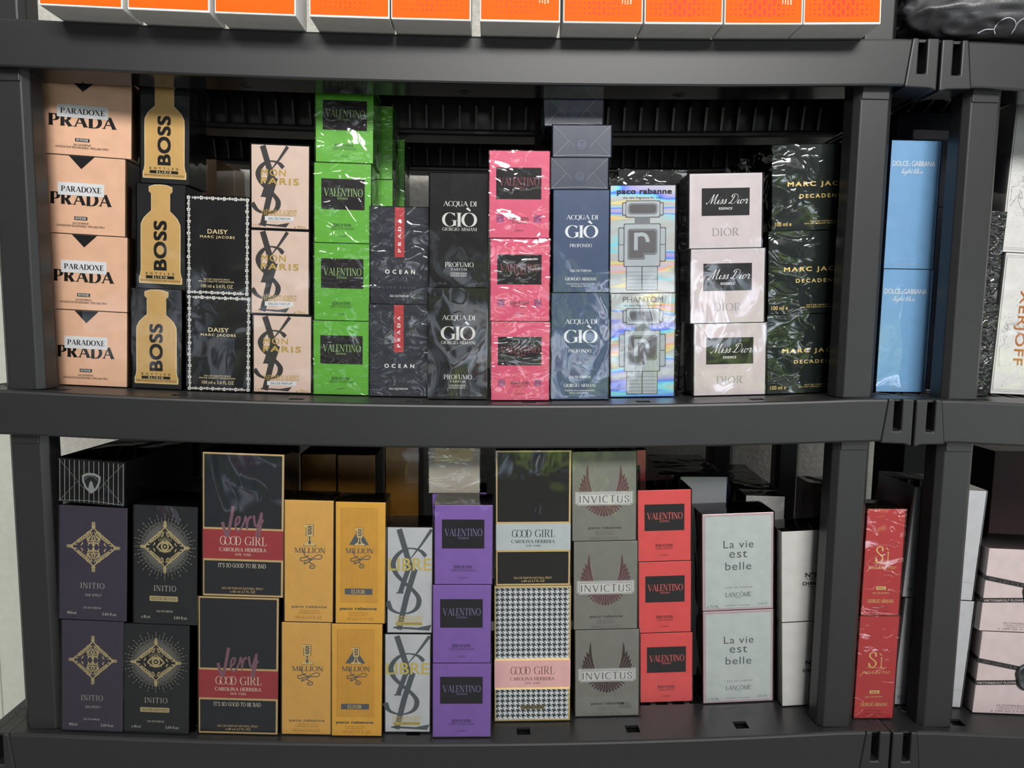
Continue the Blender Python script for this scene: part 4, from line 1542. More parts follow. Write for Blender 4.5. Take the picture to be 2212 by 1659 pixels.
def carton_mesh(w, d, h, mats, lid=False):
    """a folded card box: body with softly rounded creases and tuck-flap line on top; materials: sides, front, top, right, left"""
    bm = bmesh.new()
    v, f = box_geo(-w / 2, -d / 2, 0, w / 2, d / 2, h)
    vs = [bm.verts.new(q) for q in v]
    for q in f:
        bm.faces.new([vs[i] for i in q])
    bm.normal_update()
    bmesh.ops.bevel(bm, geom=list(bm.edges), offset=0.0007, segments=2, profile=.5, affect='EDGES')
    bm.normal_update()
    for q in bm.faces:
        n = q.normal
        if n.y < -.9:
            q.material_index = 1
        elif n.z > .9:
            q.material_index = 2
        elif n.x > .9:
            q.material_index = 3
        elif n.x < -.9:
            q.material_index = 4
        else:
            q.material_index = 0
    # tuck flap seam on the top: a narrow raised flap edge
    me = bpy.data.meshes.new('carton')
    bm.to_mesh(me)
    bm.free()
    for mm in mats:
        me.materials.append(mm)
    return me


PROTO = {}


def build_proto(kind, w, d, h):
    S = KINDS[kind]
    root = empty('perfume_box')
    c = S['card']
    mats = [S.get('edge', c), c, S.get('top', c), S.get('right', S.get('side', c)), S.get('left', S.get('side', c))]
    me = carton_mesh(w, d, h, mats)
    o = bpy.data.objects.new('carton', me)
    COL.objects.link(o)
    o.parent = root
    if S.get('art'):
        A = Art(w, h)
        S['art'](A, S)
        face_parts(root, A, 'F', w, d)
    for fc in ('R', 'L'):
        if S.get('art' + fc):
            A = Art(d, h)
            S['art' + fc](A, S)
            face_parts(root, A, fc, w, d)
    if S.get('seal'):
        add_seal(root, S, w, d, h)
    fm = S.get('film')
    if fm:
        e = .0011
        v, f = box_geo(-w / 2 - e, -d / 2 - e, .0003, w / 2 + e, d / 2 + e, h + .0006)
        link_mesh('film_wrap', v, f[1:], fm, root)
    return root


def dup(src):
    r = src.copy()
    COL.objects.link(r)
    for ch in list(src.children):
        cc = ch.copy()
        COL.objects.link(cc)
        cc.parent = r
    return r


FIRST = set()


def make(kind, w, d, h, loc, roll=0.0, yaw=0.0, label='', group=None, name='perfume_box', cat='perfume box'):
    if kind not in PROTO:
        PROTO[kind] = (build_proto(kind, w, d, h), w, d, h)
        o = PROTO[kind][0]
    else:
        src, pw, pd, ph = PROTO[kind]
        o = dup(src)
        o.scale = (w / pw, d / pd, h / ph)
    o.name = name
    o.location = loc
    o.rotation_euler = (0, -roll, yaw)
    for kx in ('label', 'category', 'group'):
        if kx in o:
            del o[kx]
    tag(o, label, cat, group)
    return o


def add_seal(root, S, w, d, h):
    """moulded black wax seal with a scalloped rim"""
    cu, cv = S['seal']
    cx, cz, rad = -w / 2 + cu * w, (1 - cv) * h, S.get('seal_r', .021)
    n = 40
    rr_ = random.Random(5)
    rim = [rad * (1 + .05 * math.sin(5 * 2 * math.pi * i / n + .4) + rr_.uniform(-.015, .015)) for i in range(n)]
    rings = [(1.0, 0.0), (1.03, .002), (.98, .0042), (.86, .0046), (.82, .0034), (.5, .0032), (.0, .0034)]
    V, F = [], []
    for (s, y) in rings[:-1]:
        V += [(cx + math.cos(2 * math.pi * i / n) * rim[i] * s, -d / 2 - y - .0004, cz + math.sin(2 * math.pi * i / n) * rim[i] * s) for i in range(n)]
    V.append((cx, -d / 2 - .0038, cz))
    for k_ in range(len(rings) - 2):
        F += [(k_ * n + i, k_ * n + (i + 1) % n, (k_ + 1) * n + (i + 1) % n, (k_ + 1) * n + i) for i in range(n)]
    b_ = (len(rings) - 2) * n
    F += [(b_ + i, b_ + (i + 1) % n, len(V) - 1) for i in range(n)]
    link_mesh('wax_seal', V, F, pm('black_wax', (34, 36, 38), .35, 0, .5, .4, 300.0), root, None, True)


def blk(n, rgb, rough=.35):
    return pm(n, tuple(v * (.78 if max(rgb) < 60 else 1) for v in rgb), .5, 0, .15 if max(rgb) < 90 else .4)


KINDS = {  # darkened card tops hold the shade under the shelf in their colour
    'salmon': dict(card=pm('salmon_card', (234, 184, 152), .42), art=art_triangle_logo, artR=side_triangle, film=FILM_FLAT, edge=pm('salmon_crease', (246, 214, 180), .4)),
    'bottle': dict(card=blk('charcoal_card', (40, 41, 43)), art=art_bottle, film=FILM_SOFT),
    'flowers': dict(card=blk('black_satin_card', (30, 30, 32)), art=art_flowers, film=FILM_SOFT),
    'monogram': dict(card=blk('black_edge_card', (30, 28, 28)), art=art_monogram, film=FILM_FLAT),
    'green': dict(card=pm('vivid_green_card', (96, 180, 44), .4), art=art_window, film=FILM_WRINKLE, panel=blk('dark_brown_panel', (46, 40, 42)), ink=pm('lime_ink', (150, 190, 110), .4),
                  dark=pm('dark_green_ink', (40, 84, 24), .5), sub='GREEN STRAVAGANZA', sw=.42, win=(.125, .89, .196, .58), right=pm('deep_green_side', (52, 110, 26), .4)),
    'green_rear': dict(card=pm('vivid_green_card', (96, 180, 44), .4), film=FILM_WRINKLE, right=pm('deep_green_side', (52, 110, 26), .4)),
    'stripe': dict(card=blk('slate_card', (52, 54, 62)), art=art_stripe, film=FILM_WRINKLE),
    'acqua_black': dict(card=blk('black_paper_card', (27, 27, 27), .45), art=art_acqua, ink=pm('pewter_foil', (206, 206, 200), .35, .2), name2='PROFUMO', film=FILM_SOFT),
    'pink': dict(card=pm('hot_pink_card', (234, 84, 122), .4), art=art_window, film=FILM_WRINKLE, panel=blk('dark_brown_panel', (46, 40, 42)), ink=pm('dusky_pink_ink', (146, 58, 76), .4),
                 dark=pm('plum_ink', (110, 30, 56), .5), sub='EXTRADOSE', sw=.24, win=(.113, .864, .192, .553), foot='PARFUM', squares=True),
    'acqua_blue': dict(card=pm('navy_blue_card', (50, 72, 110), .35), art=art_acqua, ink=pm('silver_ink_bright', (226, 230, 234), .35, .1), name2='PROFONDO', film=FILM_SOFT),
    'lying_blue': dict(card=pm('ink_blue_card', (44, 53, 76), .35), art=art_lying_blue, film=FILM_SOFT),
    'robot_top': dict(card=HOLO, art=art_robot, head='paco', film=FILM_FLAT, side=pm('chrome_card', (150, 152, 160), .25, .4)),
    'robot': dict(card=HOLO, art=art_robot, film=FILM_SOFT, side=pm('chrome_card', (150, 152, 160), .25, .4)),
    'lilac': dict(card=pm('pale_lilac_card', (214, 199, 202), .45), art=art_bow_script, film=FILM_SOFT, panel=blk('black_name_panel', (34, 34, 36)), edge=pm('silver_crease', (222, 216, 218), .35)),
    'decadence': dict(card=blk('bottle_green_card', (24, 38, 32), .35), art=art_decadence, film=FILM_WRINKLE),
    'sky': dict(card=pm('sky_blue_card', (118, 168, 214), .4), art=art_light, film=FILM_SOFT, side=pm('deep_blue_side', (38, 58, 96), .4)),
    'rock_top': dict(card=pm('white_gloss_card', (232, 230, 228), .4), art=art_rock, film=FILM_FLAT, seed=1),
    'rock': dict(card=pm('white_gloss_card', (232, 230, 228), .4), art=art_rock, film=FILM_FLAT, word=True),
    'pinstripe': dict(card=blk('black_satin_card', (30, 30, 32)), art=art_pinstripe, film=FILM_SOFT, top=blk('dark_taupe_top', (70, 62, 56), .2)),
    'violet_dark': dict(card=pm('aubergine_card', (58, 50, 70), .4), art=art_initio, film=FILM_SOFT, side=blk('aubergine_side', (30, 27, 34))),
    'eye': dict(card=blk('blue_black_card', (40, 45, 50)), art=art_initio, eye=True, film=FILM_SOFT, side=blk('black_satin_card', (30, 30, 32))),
    'red_band': dict(card=pm('champagne_gold_edge', (224, 190, 132), .35, .3), art=art_goodgirl, film=FILM_SOFT, panel=blk('navy_black_panel', (42, 48, 56)), band=pm('crimson_band', (166, 48, 52), .45),
                     ink=pm('cream_ink', (226, 214, 196), .5), b=(.53, .735), very=True, side=blk('black_satin_card', (30, 30, 32)), top=blk('black_satin_card', (30, 30, 32))),
    'white_band': dict(card=pm('champagne_gold_edge', (224, 190, 132), .35, .3), art=art_goodgirl, film=FILM_SOFT, panel=blk('jet_panel', (24, 24, 25)), band=pm('ice_white_band', (196, 206, 208), .45),
                       ink=BLACKINK, b=(.537, .732), side=blk('black_satin_card', (30, 30, 32)), top=blk('black_satin_card', (30, 30, 32))),
    'tweed': dict(card=pm('antique_gold_edge', (152, 132, 84), .4, .3), art=art_goodgirl, panel=pm('houndstooth_white', (160, 164, 166), .5), band=pm('dusty_pink_band', (170, 131, 129), .45),
                  ink=pm('cocoa_ink', (92, 60, 56), .5), b=(.546, .747), tooth=True, film=None),
    'million': dict(card=pm('orange_gold_card', (242, 184, 92), .4, .2, .5, .12, 500.0), art=art_million, film=FILM_SOFT, top=blk('shaded_gold_top', (70, 54, 30), .25)),
    'elixir': dict(card=pm('amber_gold_card', (246, 182, 66), .4, .15), art=art_million, elixir=True, film=FILM_SOFT, top=blk('shaded_gold_top', (70, 54, 30), .25), side=pm('brown_gold_side', (96, 68, 24), .35)),
    'monogram_wide': dict(card=blk('black_edge_card', (30, 28, 28)), art=art_monogram_wide, film=FILM_FLAT),
    'purple': dict(card=pm('violet_card', (134, 94, 184), .4), art=art_window, film=FILM_SOFT, panel=blk('midnight_panel', (24, 24, 38)), ink=pm('lavender_ink', (130, 120, 168), .4),
                   dark=pm('dark_violet_ink', (58, 36, 84), .5), sub='PURPLE MELANCHOLIA', sw=.44, win=(.124, .86, .18, .545), top=pm('shaded_violet_top', (96, 82, 110), .3)),
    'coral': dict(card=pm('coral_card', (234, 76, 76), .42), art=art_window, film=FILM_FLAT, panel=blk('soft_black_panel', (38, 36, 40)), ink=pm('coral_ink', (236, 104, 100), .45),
                  dark=pm('maroon_ink', (110, 24, 30), .5), sub='CORAL FANTASY', sw=.32, win=(.124, .876, .2, .57), top=blk('shaded_coral_top', (58, 28, 28), .3), side=pm('dark_red_side', (110, 22, 26), .4)),
    'cream': dict(card=pm('stone_card', (176, 168, 154), .45), art=art_window, film=FILM_WRINKLE, panel=pm('tan_panel', (216, 190, 142), .5), ink=pm('brown_ink', (120, 98, 66), .5),
                  dark=pm('brown_ink', (120, 98, 66), .5), bare=True, win=(.11, .87, .2, .57), foot='EAU DE PARFUM'),
    'wings': dict(card=pm('warm_grey_card', (126, 126, 118), .42), art=art_wings, film=FILM_SOFT, wing=pm('wine_foil', (98, 62, 66), .3, .3), logo=pm('grey_logo_ink', (66, 66, 62), .4)),
    'wings_dark': dict(card=pm('warm_grey_card', (126, 126, 118), .42), art=art_wings, film=FILM_FLAT, wing=pm('brown_black_foil', (52, 34, 34), .35, .1), logo=pm('dark_logo_ink', (38, 36, 36), .4)),
    'vie': dict(card=pm('rosy_silver_edge', (206, 178, 184), .3, .3), art=art_vie, film=FILM_SOFT, top=blk('shaded_rose_top', (40, 32, 34), .25), side=pm('dark_rose_side', (120, 40, 46), .35)),  # top painted dark for the shade above it
    'five': dict(card=pm('white_card', (222, 220, 216), .5), art=art_five, film=FILM_FLAT, top=pm('shaded_white_top', (120, 118, 114), .3)),
    'si': dict(card=pm('scarlet_card', (196, 50, 54), .4), art=art_si, film=FILM_WRINKLE, top=blk('shaded_scarlet_top', (96, 26, 30), .3)),
    'tall_white': dict(card=pm('cool_white_card', (206, 206, 210), .45), art=art_plainwhite, film=FILM_FLAT, left=pm('cool_white_card', (206, 206, 210), .45), top=blk('shaded_card_top', (60, 58, 60), .3)),
    'seal': dict(card=pm('powder_pink_card', (236, 216, 216), .45), art=art_seal, artL=side_ribbon, film=FILM_FLAT, seal=(.66, .52), seal_r=.0225),
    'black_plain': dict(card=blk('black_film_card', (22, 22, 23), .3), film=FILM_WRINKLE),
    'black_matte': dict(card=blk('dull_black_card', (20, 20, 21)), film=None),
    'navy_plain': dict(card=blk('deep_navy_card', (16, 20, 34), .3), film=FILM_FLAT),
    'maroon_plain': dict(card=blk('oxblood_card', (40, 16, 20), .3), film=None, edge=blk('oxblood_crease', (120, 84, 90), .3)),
    'gold_plain': dict(card=pm('old_gold_card', (112, 76, 24), .35, .3), film=FILM_FLAT, edge=pm('old_gold_crease', (214, 164, 70), .3, .3), top=blk('shaded_gold_top', (70, 54, 30), .25)),
    'blue_edge': dict(card=pm('pewter_card', (140, 142, 146), .35), film=FILM_FLAT, edge=pm('cobalt_edge', (50, 84, 190), .4), right=pm('cobalt_edge', (50, 84, 190), .4), top=pm('white_card', (222, 220, 216), .5)),
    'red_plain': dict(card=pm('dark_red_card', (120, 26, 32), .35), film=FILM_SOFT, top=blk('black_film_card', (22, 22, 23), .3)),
    'white_dark_top': dict(card=pm('dull_white_card', (170, 168, 166), .45), film=FILM_WRINKLE, top=blk('shaded_black_top', (52, 52, 54), .25)),  # white carton, its top colour blackened to stand for shade
    'rose_dark_top': dict(card=pm('dark_rose_side', (120, 40, 46), .35), film=FILM_WRINKLE, top=blk('shaded_brown_top', (112, 94, 90), .3)),  # brown of the top is shade put into the card colour
}

# ------------------------------------------------------------------ placing the boxes
POS = {1: [''], 2: ['lower', 'upper'], 3: ['lowest', 'middle', 'topmost'], 4: ['lowest', 'third from top', 'second from top', 'topmost']}


def deck_front(U, i, px, py):
    """where a box's front foot stands on the deck (y)"""
    z = SHELF_Z[i]
    for _ in range(6):
        p = on_plane_z(px, py, z)
        z = U.top(i, p.x)
    return p


def stack(U, i, items, depth, label, group, Yf=None, ymin=.004, name='perfume_box', cat='perfume box', gap=.0008, z_from=None, upright=False):
    """items bottom first: (kind, xl, xr, y_top, y_bottom[, yaw degrees[, dy]]) measured on the photograph; label has {pos}"""
    n = len(items)
    zb = None
    made = []
    for j, it in enumerate(items):
        kind, xl, xr, yt, yb = it[:5]
        yaw = it[5] if len(it) > 5 else 0.0
        dy = it[6] if len(it) > 6 else 0.0
        xm, ym = (xl + xr) / 2, (yt + yb) / 2
        if j == 0:
            if Yf is None:
                p = deck_front(U, i, xm, yb)
                Yf = max(ymin, p.y)
            if z_from is None:
                x0 = on_plane_y(xm, yb, Yf).x
                wj = on_plane_y(xr, yb, Yf).x - on_plane_y(xl, yb, Yf).x
                sl = U.slope(i, x0)
                zb = max(U.top(i, x0 + wj * q / 16) - sl * wj * q / 16 for q in range(-9, 10)) + .0014
                if upright:
                    zb = max(U.top(i, x0 - wj / 2), U.top(i, x0 + wj / 2)) + .0016
                    sl = 0.0
            else:
                x0, zb, sl = z_from
        Y = Yf + dy
        a, b_ = on_plane_y(xl, ym, Y), on_plane_y(xr, ym, Y)
        w = (b_.x - a.x)
        X = (a.x + b_.x) / 2
        if abs(yaw) > .1:
            w = w / math.cos(math.radians(yaw))
        z_base = zb + sl * (X - x0) + gap * (j > 0) + math.tan(abs(sl)) * 0
        ztop = on_plane_y(xm, yt, Y).z
        h = ztop - z_base
        d = depth if not isinstance(depth, (list, tuple)) else depth[j]
        roll = math.atan(sl)
        ya = math.radians(yaw)
        X += sl * h / 2          # the box leans with the sagging shelf: its foot sits off the middle
        z_base = zb + sl * (X - x0) + gap * (j > 0)
        cx, cy = X - (d / 2) * math.sin(ya), Y + d / 2 * math.cos(ya)
        lab = label[j] if isinstance(label, (list, tuple)) else label.format(pos=POS[n][j])
        o = make(kind, w, d, h, (cx, cy, z_base), roll, ya, lab, group, name, cat)
        made.append((o, X, z_base + h, w, Y, d))
        zb, x0 = z_base + h, X - sl * h
    return made


# ---- upper tier
S1 = stack(U1, 1, [('salmon', 115.5, 272, 672, 837, 2.5), ('salmon', 107, 272, 508, 674, 3.0), ('salmon', 100, 267, 338, 507, 3.5), ('salmon', 96, 279.5, 172, 337, 4.5)], .084,
           'salmon pink perfume box with a black triangle, {pos} in the leftmost stack', 'salmon boxes in the leftmost stack', Yf=.0725)
stack(U1, 1, [('bottle', 286.5, 391, 625, 843, 1), ('bottle', 296, 399, 398, 623, 1), ('bottle', 304, 408, 172, 396, 1)], .062,
      'charcoal perfume box with a gold bottle silhouette, {pos} of its stack', 'gold bottle silhouette boxes', Yf=.076)
stack(U1, 1, [('flowers', 405, 541, 639, 847, 1), ('flowers', 403.5, 538.5, 424, 638, .5)], .055,
      'black perfume box bordered with white blossoms, {pos} of the two', 'blossom bordered boxes', Yf=.076)
stack(U1, 1, [('monogram', 547.5, 673, 681, 849, 1.5), ('monogram', 542.5, 668, 497, 677, 1), ('monogram', 542.5, 668.5, 312, 495, 1)], .055,
      'blush pink perfume box with a big black monogram, {pos} of its stack', 'blush monogram boxes', Yf=.076)
stack(U1, 1, [('green', 677, 796.5, 693.5, 855), ('green', 678.5, 798, 526, 692), ('green', 679, 801, 352.5, 525, 1), ('green', 682, 806, 184, 350.5, 1.5)], .075,
      'vivid green perfume box with a dark panel, {pos} in the front green stack', 'green boxes in the front stack', Yf=.076)
stack(U1, 1, [('stripe', 798.5, 923.5, 658, 858.5), ('stripe', 800, 925.5, 447, 655.5)], .05,
      'slate grey perfume box with a red ribbon stripe, {pos} of the two', 'red striped slate boxes')
stack(U1, 1, [('acqua_black', 925.5, 1051.3, 622, 864.3), ('acqua_black', 928, 1055, 374, 618.5)], .052,
      'tall black perfume box with silver serif lettering, {pos} of the two', 'tall black boxes with silver lettering')
stack(U1, 1, [('pink', 1061, 1186.5, 695, 867), ('pink', 1059.5, 1187, 515.5, 693.5), ('pink', 1057, 1187, 325.5, 514)], .065,
      'hot pink perfume box with a dark panel, {pos} of its stack', 'hot pink boxes')
stack(U1, 1, [('acqua_blue', 1191.5, 1314.5, 633, 865), ('acqua_blue', 1195, 1315.3, 410, 631.5), ('lying_blue', 1189.5, 1314, 340.5, 408.3, 0, .002), ('lying_blue', 1194, 1320.5, 270, 337, 0, .004), ('lying_blue', 1176, 1302.5, 199, 268, 0, .014)],
      [.06, .06, .10, .10, .10],
      ['navy perfume box with silver lettering, standing lowest under another navy box', 'navy perfume box with silver lettering, standing beneath three boxes laid flat', 'dark blue film-wrapped box laid flat, lowest of three lying above the navy boxes',
       'dark blue film-wrapped box laid flat, middle of three lying above the navy boxes', 'dark blue film-wrapped box laid flat, topmost, just below the shelf'], 'navy boxes')
stack(U1, 1, [('robot', 1319.5, 1457, 634, 859.3), ('robot_top', 1318, 1458.3, 400, 632.5)], .055,
      'holographic perfume box with a grey robot-shaped bottle drawing, {pos} of two', 'holographic boxes')
stack(U1, 1, [('lilac', 1499.5, 1653.3, 698.5, 855, -.5), ('lilac', 1492.6, 1651, 537, 694.5, -.5), ('lilac', 1489.5, 1645.8, 374, 534.5, -.5)], .055,
      'pale lilac perfume box with a black name panel, {pos} of its stack', 'pale lilac boxes', Yf=.07)
stack(U1, 1, [('decadence', 1658, 1868, 678, 855), ('decadence', 1661, 1876, 498, 676.5), ('decadence', 1668.5, 1886, 310.7, 495)], .10,
      'bottle green perfume box with gold lettering beside the post, {pos} of three', 'bottle green boxes', Yf=.07)
stack(U1, 1, [('sky', 1900.5, 2006.8, 581.8, 849), ('sky', 1918, 2024.4, 303.5, 578.5)], .05,
      'tall sky blue perfume box standing between the two posts, {pos} of the two', 'sky blue boxes')
stack(U2, 1, [('rock', 2156, 2310, 549, 856), ('rock_top', 2179, 2334, 223.5, 546)], .08,
      ['white perfume box with vertical copper lettering at the right edge', 'white perfume box with grey line drawing at the right edge, above the copper-lettered one'], 'white line-drawing boxes')

# ---- upper tier, second row
stack(U1, 1, [('salmon', 330, 470, 590, 762), ('salmon', 330, 470, 343, 590)], .08, ['salmon box far back in the shade, seen past the blossom boxes', 'salmon box in the shade behind the blossom boxes, nearer to the gold bottle boxes'], None, Yf=.27, upright=True)
stack(U1, 1, [('salmon', 380, 500, 356, 748)], .08, 'salmon box in the shade behind the blossom boxes, nearer to the wall', None, Yf=.38, upright=True)
stack(U1, 1, [('green_rear', 722, 849, 520, 812), ('green_rear', 722, 848, 387, 518), ('green_rear', 724, 848, 229, 385)], .07,
      '{pos} green box of the second row, peeking out beside the front green stack', 'green boxes in the second row', Yf=.162)
stack(U1, 1, [('green_rear', 750, 874, 300, 790)], .07, 'green box of the third row, deepest in the shade behind the green stacks', None, Yf=.24, upright=True)
stack(U1, 1, [('maroon_plain', 1154, 1250, 228, 815)], .038, 'dark maroon upright box in the shade behind the lying blue boxes', None, Yf=.172, upright=True)
stack(U1, 1, [('black_plain', 1330, 1474, 367, 830)], .10, 'black film-wrapped box standing behind the holographic boxes', None, Yf=.132, upright=True)
stack(U1, 1, [('black_plain', 1590, 1690, 345, 800)], .07, 'black box in the shade behind the bottle green boxes', None, Yf=.20, upright=True)
stack(U1, 1, [('navy_plain', 1915, 2021, 655, 845), ('navy_plain', 1925, 2040, 447, 653), ('navy_plain', 1935, 2052, 243, 445)], .07,
      'dark navy box behind the sky blue boxes, {pos} of its stack', 'dark navy boxes behind the sky blue ones', Yf=.13)
stack(U2, 1, [('black_plain', 2085, 2146, 655, 842), ('black_plain', 2098, 2163, 456, 653)], .06,
      'black film-wrapped box behind the right post beside the white boxes, {pos} of two', 'black boxes behind the right post', Yf=.075)

# ---- lower tier
S = stack(U1, 2, [('violet_dark', 134, 265.5, 1341, 1581.7, .5), ('violet_dark', 128, 274, 1094, 1340)], .062,
          'aubergine perfume box with a gold scrollwork diamond, {pos} of the two', 'aubergine boxes')
o, X, zt_, w_, Y_, d_ = S[-1]
stack(U1, 2, [('pinstripe', 121.5, 273, 994, 1081.5, -6, -.002)], .17, 'black pinstriped box with a silver shield badge, lying on the aubergine boxes', None, Yf=Y_, z_from=(X, zt_ + .004, U1.slope(2, X)))
stack(U1, 2, [('eye', 268.5, 408, 1349, 1591), ('eye', 289.5, 425, 1093, 1333.7)], .075,
      'blue-black perfume box with a gold eye and rays, {pos} of the two', 'gold eye boxes', Yf=.012)
stack(U1, 2, [('red_band', 429, 601, 1290, 1586), ('red_band', 438, 612.5, 979, 1280)], .075,
      'dark perfume box with a crimson band and gold edges, {pos} of the two', 'crimson banded boxes', Yf=.016)
stack(U1, 2, [('million', 608.6, 715, 1344.5, 1587), ('million', 614.5, 719.5, 1080.5, 1336)], .05,
      'orange gold perfume box with an ornate figure one, {pos} of the two plain ones', 'orange gold boxes', Yf=.018)
stack(U1, 2, [('elixir', 716.5, 825, 1347.5, 1594), ('elixir', 725, 832, 1084.5, 1340.5)], .05,
      'amber gold perfume box with a fine-striped panel and dark triangle, {pos} of the two', 'striped amber gold boxes', Yf=.016)
stack(U1, 2, [('monogram_wide', 831.5, 929.5, 1369, 1584), ('monogram_wide', 836.5, 934, 1138, 1361.5)], .055,
      'silvery white perfume box with slate monogram and yellow lettering, {pos} of the two', 'silvery white monogram boxes')
stack(U1, 2, [('purple', 935, 1060, 1433, 1594), ('purple', 935.2, 1060, 1263.5, 1430), ('purple', 939, 1063.5, 1091, 1260)], .06,
      'violet perfume box with a midnight panel, {pos} of its stack', 'violet boxes in the front stack')
stack(U1, 2, [('tweed', 1068, 1232.5, 1266, 1559.5), ('white_band', 1071.5, 1232.8, 973, 1264)], .07,
      ['houndstooth perfume box with a dusty pink band, under the black white-banded box', 'black perfume box with an ice white band and gold edges, on the houndstooth box'], 'banded boxes')
stack(U1, 2, [('wings_dark', 1242.8, 1379.7, 1360, 1548.3), ('wings', 1239.8, 1376.5, 1169, 1359), ('wings', 1236.3, 1374, 975.3, 1166.5)], .055,
      'warm grey perfume box with a winged emblem and white nameplate, {pos} of three', 'winged emblem boxes')
stack(U1, 2, [('coral', 1383.5, 1495.3, 1367, 1518), ('coral', 1380, 1492.7, 1213, 1364), ('coral', 1378, 1492.4, 1058, 1210.5)], .06,
      'coral red perfume box with a soft black panel, {pos} of the front stack', 'coral boxes in the front stack')
stack(U1, 2, [('vie', 1519, 1669.7, 1318.5, 1518.5), ('vie', 1517.5, 1670.7, 1108.5, 1315.5)], .06,
      'pale sage perfume box with a rosy silver rim, {pos} of the two', 'pale sage boxes')
stack(U1, 2, [('five', 1689.7, 1814, 1342.5, 1532.5), ('five', 1689, 1815, 1145.5, 1341)], .06,
      'plain white perfume box half hidden by the right post, {pos} of the two', 'plain white boxes by the post', Yf=.069)
stack(U1, 2, [('si', 1851.5, 1935.5, 1331, 1553.5), ('si', 1867.3, 1949, 1099.3, 1329)], .05,
      'scarlet perfume box with gold script between the two posts, {pos} of the two', 'scarlet boxes')
stack(U2, 2, [('tall_white', 1942, 2090, 1295, 1527.5), ('tall_white', 1964, 2116, 1056, 1293)], .10,
      'tall white box standing behind the scarlet boxes and a post, {pos} of the two', 'tall white boxes behind the post')
stack(U2, 2, [('seal', 2111, 2285, 1367, 1545), ('seal', 2126, 2302, 1188, 1365.5)], .075,
      'powder pink perfume box with black ribbons and wax seal, {pos} of the two', 'powder pink sealed boxes')

# ---- lower tier, second row
stack(U1, 2, [('black_plain', 300, 440, 957, 1500)], .10, 'large black film-wrapped box behind the gold eye boxes', None, Yf=.205, upright=True)
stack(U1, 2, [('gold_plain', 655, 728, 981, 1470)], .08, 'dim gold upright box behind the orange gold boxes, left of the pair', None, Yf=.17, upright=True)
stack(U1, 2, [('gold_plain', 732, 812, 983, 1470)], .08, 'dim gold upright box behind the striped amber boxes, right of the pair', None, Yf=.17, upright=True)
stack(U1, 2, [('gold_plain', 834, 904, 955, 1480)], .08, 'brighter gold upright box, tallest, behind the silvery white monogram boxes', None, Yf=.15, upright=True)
SP = stack(U1, 2, [('purple', 934, 1050, 1280, 1510), ('purple', 934, 1050, 1064, 1278)], .06, ['violet box of the second row, hidden but for its edge, lower', 'violet box of the second row, right under the stone-coloured box'], 'violet boxes in the second row', Yf=.085)
o, X, zt_, w_, Y_, d_ = SP[-1]
stack(U1, 2, [('cream', 926.6, 1036.7, 905, 1062)], .055, 'stone-coloured perfume box with a tan panel, cut off by the shelf above', None, Yf=Y_ - .006, z_from=(X, zt_ + .0006, U1.slope(2, X)))
stack(U1, 2, [('coral', 1297, 1394.5, 1300, 1505), ('coral', 1297, 1394.5, 1135, 1298), ('coral', 1297, 1394.5, 973, 1133)], .06, 'coral box of the second row behind the winged boxes, {pos}', 'coral boxes in the second row', Yf=.162)
stack(U1, 2, [('blue_edge', 1462, 1561, 1030, 1480)], .03, 'grey box with a cobalt blue edge, upright behind the coral boxes', None, Yf=.165, upright=True)


def row(kind, zt_px, xl, xr, y_near, n, label, group, dlen):
    """boxes one behind another, their tops receding: near front edge given by its two ends on the photograph"""
    ztop = zt_px
    a, b_ = on_plane_z(xl, y_near, ztop), on_plane_z(xr, y_near, ztop)
    w = b_.x - a.x
    X, Y = (a.x + b_.x) / 2, (a.y + b_.y) / 2
    ya = ROW_YAW
    dirv = Vector((-math.sin(ya), math.cos(ya), 0))
    for j in range(n):
        c = Vector((X, Y, 0)) + dirv * (dlen * (j + .5))
        zb = max(U1.top(2, c.x - w / 2), U1.top(2, c.x + w / 2)) + .0008
        make(kind, w, dlen - .0032, ztop - zb, (c.x, c.y, zb), 0, ya, label.format(n=['nearest', 'second', 'third', 'fourth', 'fifth', 'sixth', 'seventh', 'eighth'][j]), group)


ROW_YAW = math.radians(-4.5)
z_vie = on_plane_y(1594, 1108.5, .05).z
row('rose_dark_top', z_vie + .016, 1428, 1558, 1028, 4, 'box with shade-darkened top in the receding row behind the coral boxes, {n} from the front', 'brown-topped boxes', .045)
row('white_dark_top', z_vie - .004, 1614, 1695, 1072, 6, 'box with shade-darkened top in the receding row behind the sage boxes, {n} from the front', 'black-topped boxes', .040)
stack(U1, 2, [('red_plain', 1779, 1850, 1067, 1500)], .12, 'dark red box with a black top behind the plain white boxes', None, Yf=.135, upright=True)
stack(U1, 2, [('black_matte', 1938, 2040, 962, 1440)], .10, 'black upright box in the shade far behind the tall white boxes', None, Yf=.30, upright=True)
stack(U2, 2, [('maroon_plain', 2130, 2290, 975, 1440)], .10, 'dark maroon box in the shade behind the powder pink boxes', None, Yf=.26, upright=True)

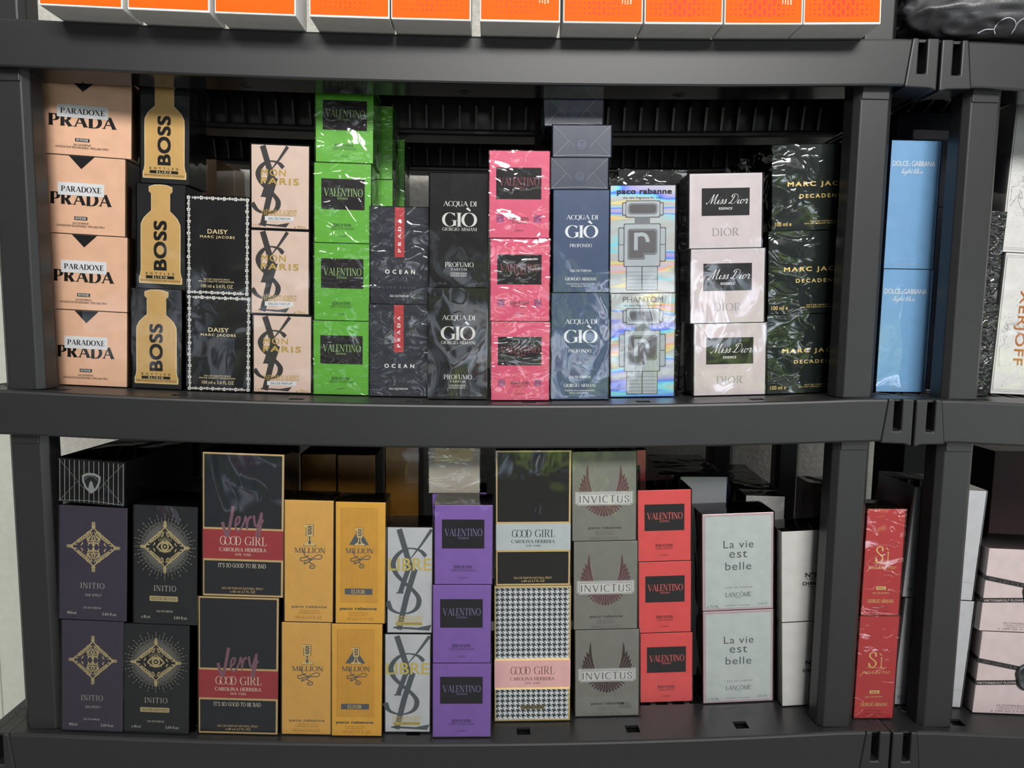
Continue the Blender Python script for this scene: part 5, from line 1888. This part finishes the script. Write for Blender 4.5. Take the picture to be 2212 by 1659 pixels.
# ---- orange boxes on the top tier, overhanging the shelf edge
OX = [(84.5, 264, 15), (276, 452, 20), (464, 638.5, 33), (668.5, 841, 36), (845, 1017, 41), (1037, 1210, 46), (1217, 1388.5, 46), (1392.5, 1561, 50), (1565, 1733.5, 50), (1736, 1902.5, 50)]
ORD = ['leftmost', 'second from the left', 'third from the left', 'fourth from the left', 'fifth from the left', 'fifth from the right', 'fourth from the right', 'third from the right', 'second from the right', 'rightmost']
for j, (xl, xr, yb) in enumerate(OX):
    Y = -.041
    a, b_ = on_plane_y(xl, yb - 6, Y), on_plane_y(xr, yb - 6, Y)
    w, X = b_.x - a.x, (a.x + b_.x) / 2
    kx = 'orange_%d' % j
    KINDS[kx] = dict(card=pm('grey_white_board', (214, 212, 210), .5), art=art_orange, seed=j, tri=(0, 0, 0, .25, .3, .2, .5, .9, 1.0, 1.0)[j], lines=j in (2, 5, 6, 8),
                     orange=pm('orange_print', (230, 84, 0), .6, 0, .12), film=None)
    zb = U1.top(0, X) + .0006
    make(kx, w, .0515, .115, (X, Y + .02575, zb + .0004), math.atan(U1.slope(0, X)), 0,
         'orange-fronted white box overhanging the top shelf, ' + ORD[j] + ' in the row', 'orange fronted boxes on the top shelf', 'product_box', 'box')

# ---- black satin pouch slumped on the top tier at the right
def pouch():
    rr_ = random.Random(4)
    nx, nz_ = 130, 70
    from mathutils import noise
    x0, x1 = .520, .86
    zb = U2.top(0, .60)
    V, F = [], []
    for i in range(nx + 1):
        a = 2 * math.pi * i / nx
        for j in range(nz_ + 1):
            b_ = -math.pi / 2 + math.pi * j / nz_
            sp = lambda c, e: math.copysign(abs(c) ** e, c)
            x = sp(math.cos(b_), .55) * sp(math.cos(a), .45)
            y = sp(math.cos(b_), .55) * sp(math.sin(a), .6)
            z = sp(math.sin(b_), .6)
            p = Vector((x * (x1 - x0) / 2, y * .070, z * .055))
            q = Vector((p.x * 16, p.y * 22, p.z * 26))
            nn = noise.noise(q) * .010 - abs(noise.noise(q * 1.2 + Vector((3, 1, 7)))) * .022 - abs(noise.noise(q * 2.6 + Vector((1, 5, 2)))) * .010
            p = p * (1.06 + nn * 8)
            # sag onto the shelf: flatten the underside
            zz_ = max(p.z + .050, .0012 + .0016 * abs(noise.noise(q * 1.3)))
            V.append(((x0 + x1) / 2 + p.x, .050 + p.y, zb + zz_ + .0015))
    for i in range(nx):
        for j in range(nz_):
            F.append((i * (nz_ + 1) + j, (i + 1) * (nz_ + 1) + j, (i + 1) * (nz_ + 1) + j + 1, i * (nz_ + 1) + j + 1))
    cl = bpy.data.materials.get('black_satin_cloth') or pm('black_satin_cloth', (34, 34, 38), .36, 0, .6, .3, 700.0)
    root = empty('satin_pouch', ((x0 + x1) / 2, .05, zb))
    tag(root, 'crumpled black satin pouch with pale stitching, slumped on the top shelf at right', 'pouch')
    o_ = Vector(root.location)
    b = link_mesh('fabric_body', [Vector(v) - o_ for v in V], F, cl, root, None, True)
    # curved pale stitching on the front
    st = pm('pale_grey_thread', (150, 150, 160), .5)
    from mathutils.bvhtree import BVHTree
    bv = BVHTree.FromPolygons(V, F)
    VV, FF = [], []
    for pts in ([(2150, 74), (2148, 62), (2160, 46), (2178, 38), (2192, 44), (2194, 56), (2184, 74)], [(2190, 66), (2200, 48), (2216, 38), (2236, 36), (2250, 46)], [(2112, 72), (2128, 64), (2146, 63)]):
        prev = []
        for p in catmull(pts, 5):
            d = ray(p.x, p.y).normalized()
            hit, nr, _, _ = bv.ray_cast(CAM, d)
            if hit is None:
                continue
            prev.append((hit - d * .0008, nr))
        for q in range(len(prev) - 1):
            a, c = prev[q][0], prev[q + 1][0]
            t_ = (c - a)
            if t_.length > .03:
                continue
            s_ = t_.cross(Vector((0, 1, 0))).normalized() * .0006
            k_ = len(VV)
            VV += [a + s_ - o_, a - s_ - o_, c - s_ - o_, c + s_ - o_]
            FF.append((k_, k_ + 1, k_ + 2, k_ + 3))
    link_mesh('stitching', VV, FF, st, root)


pouch()
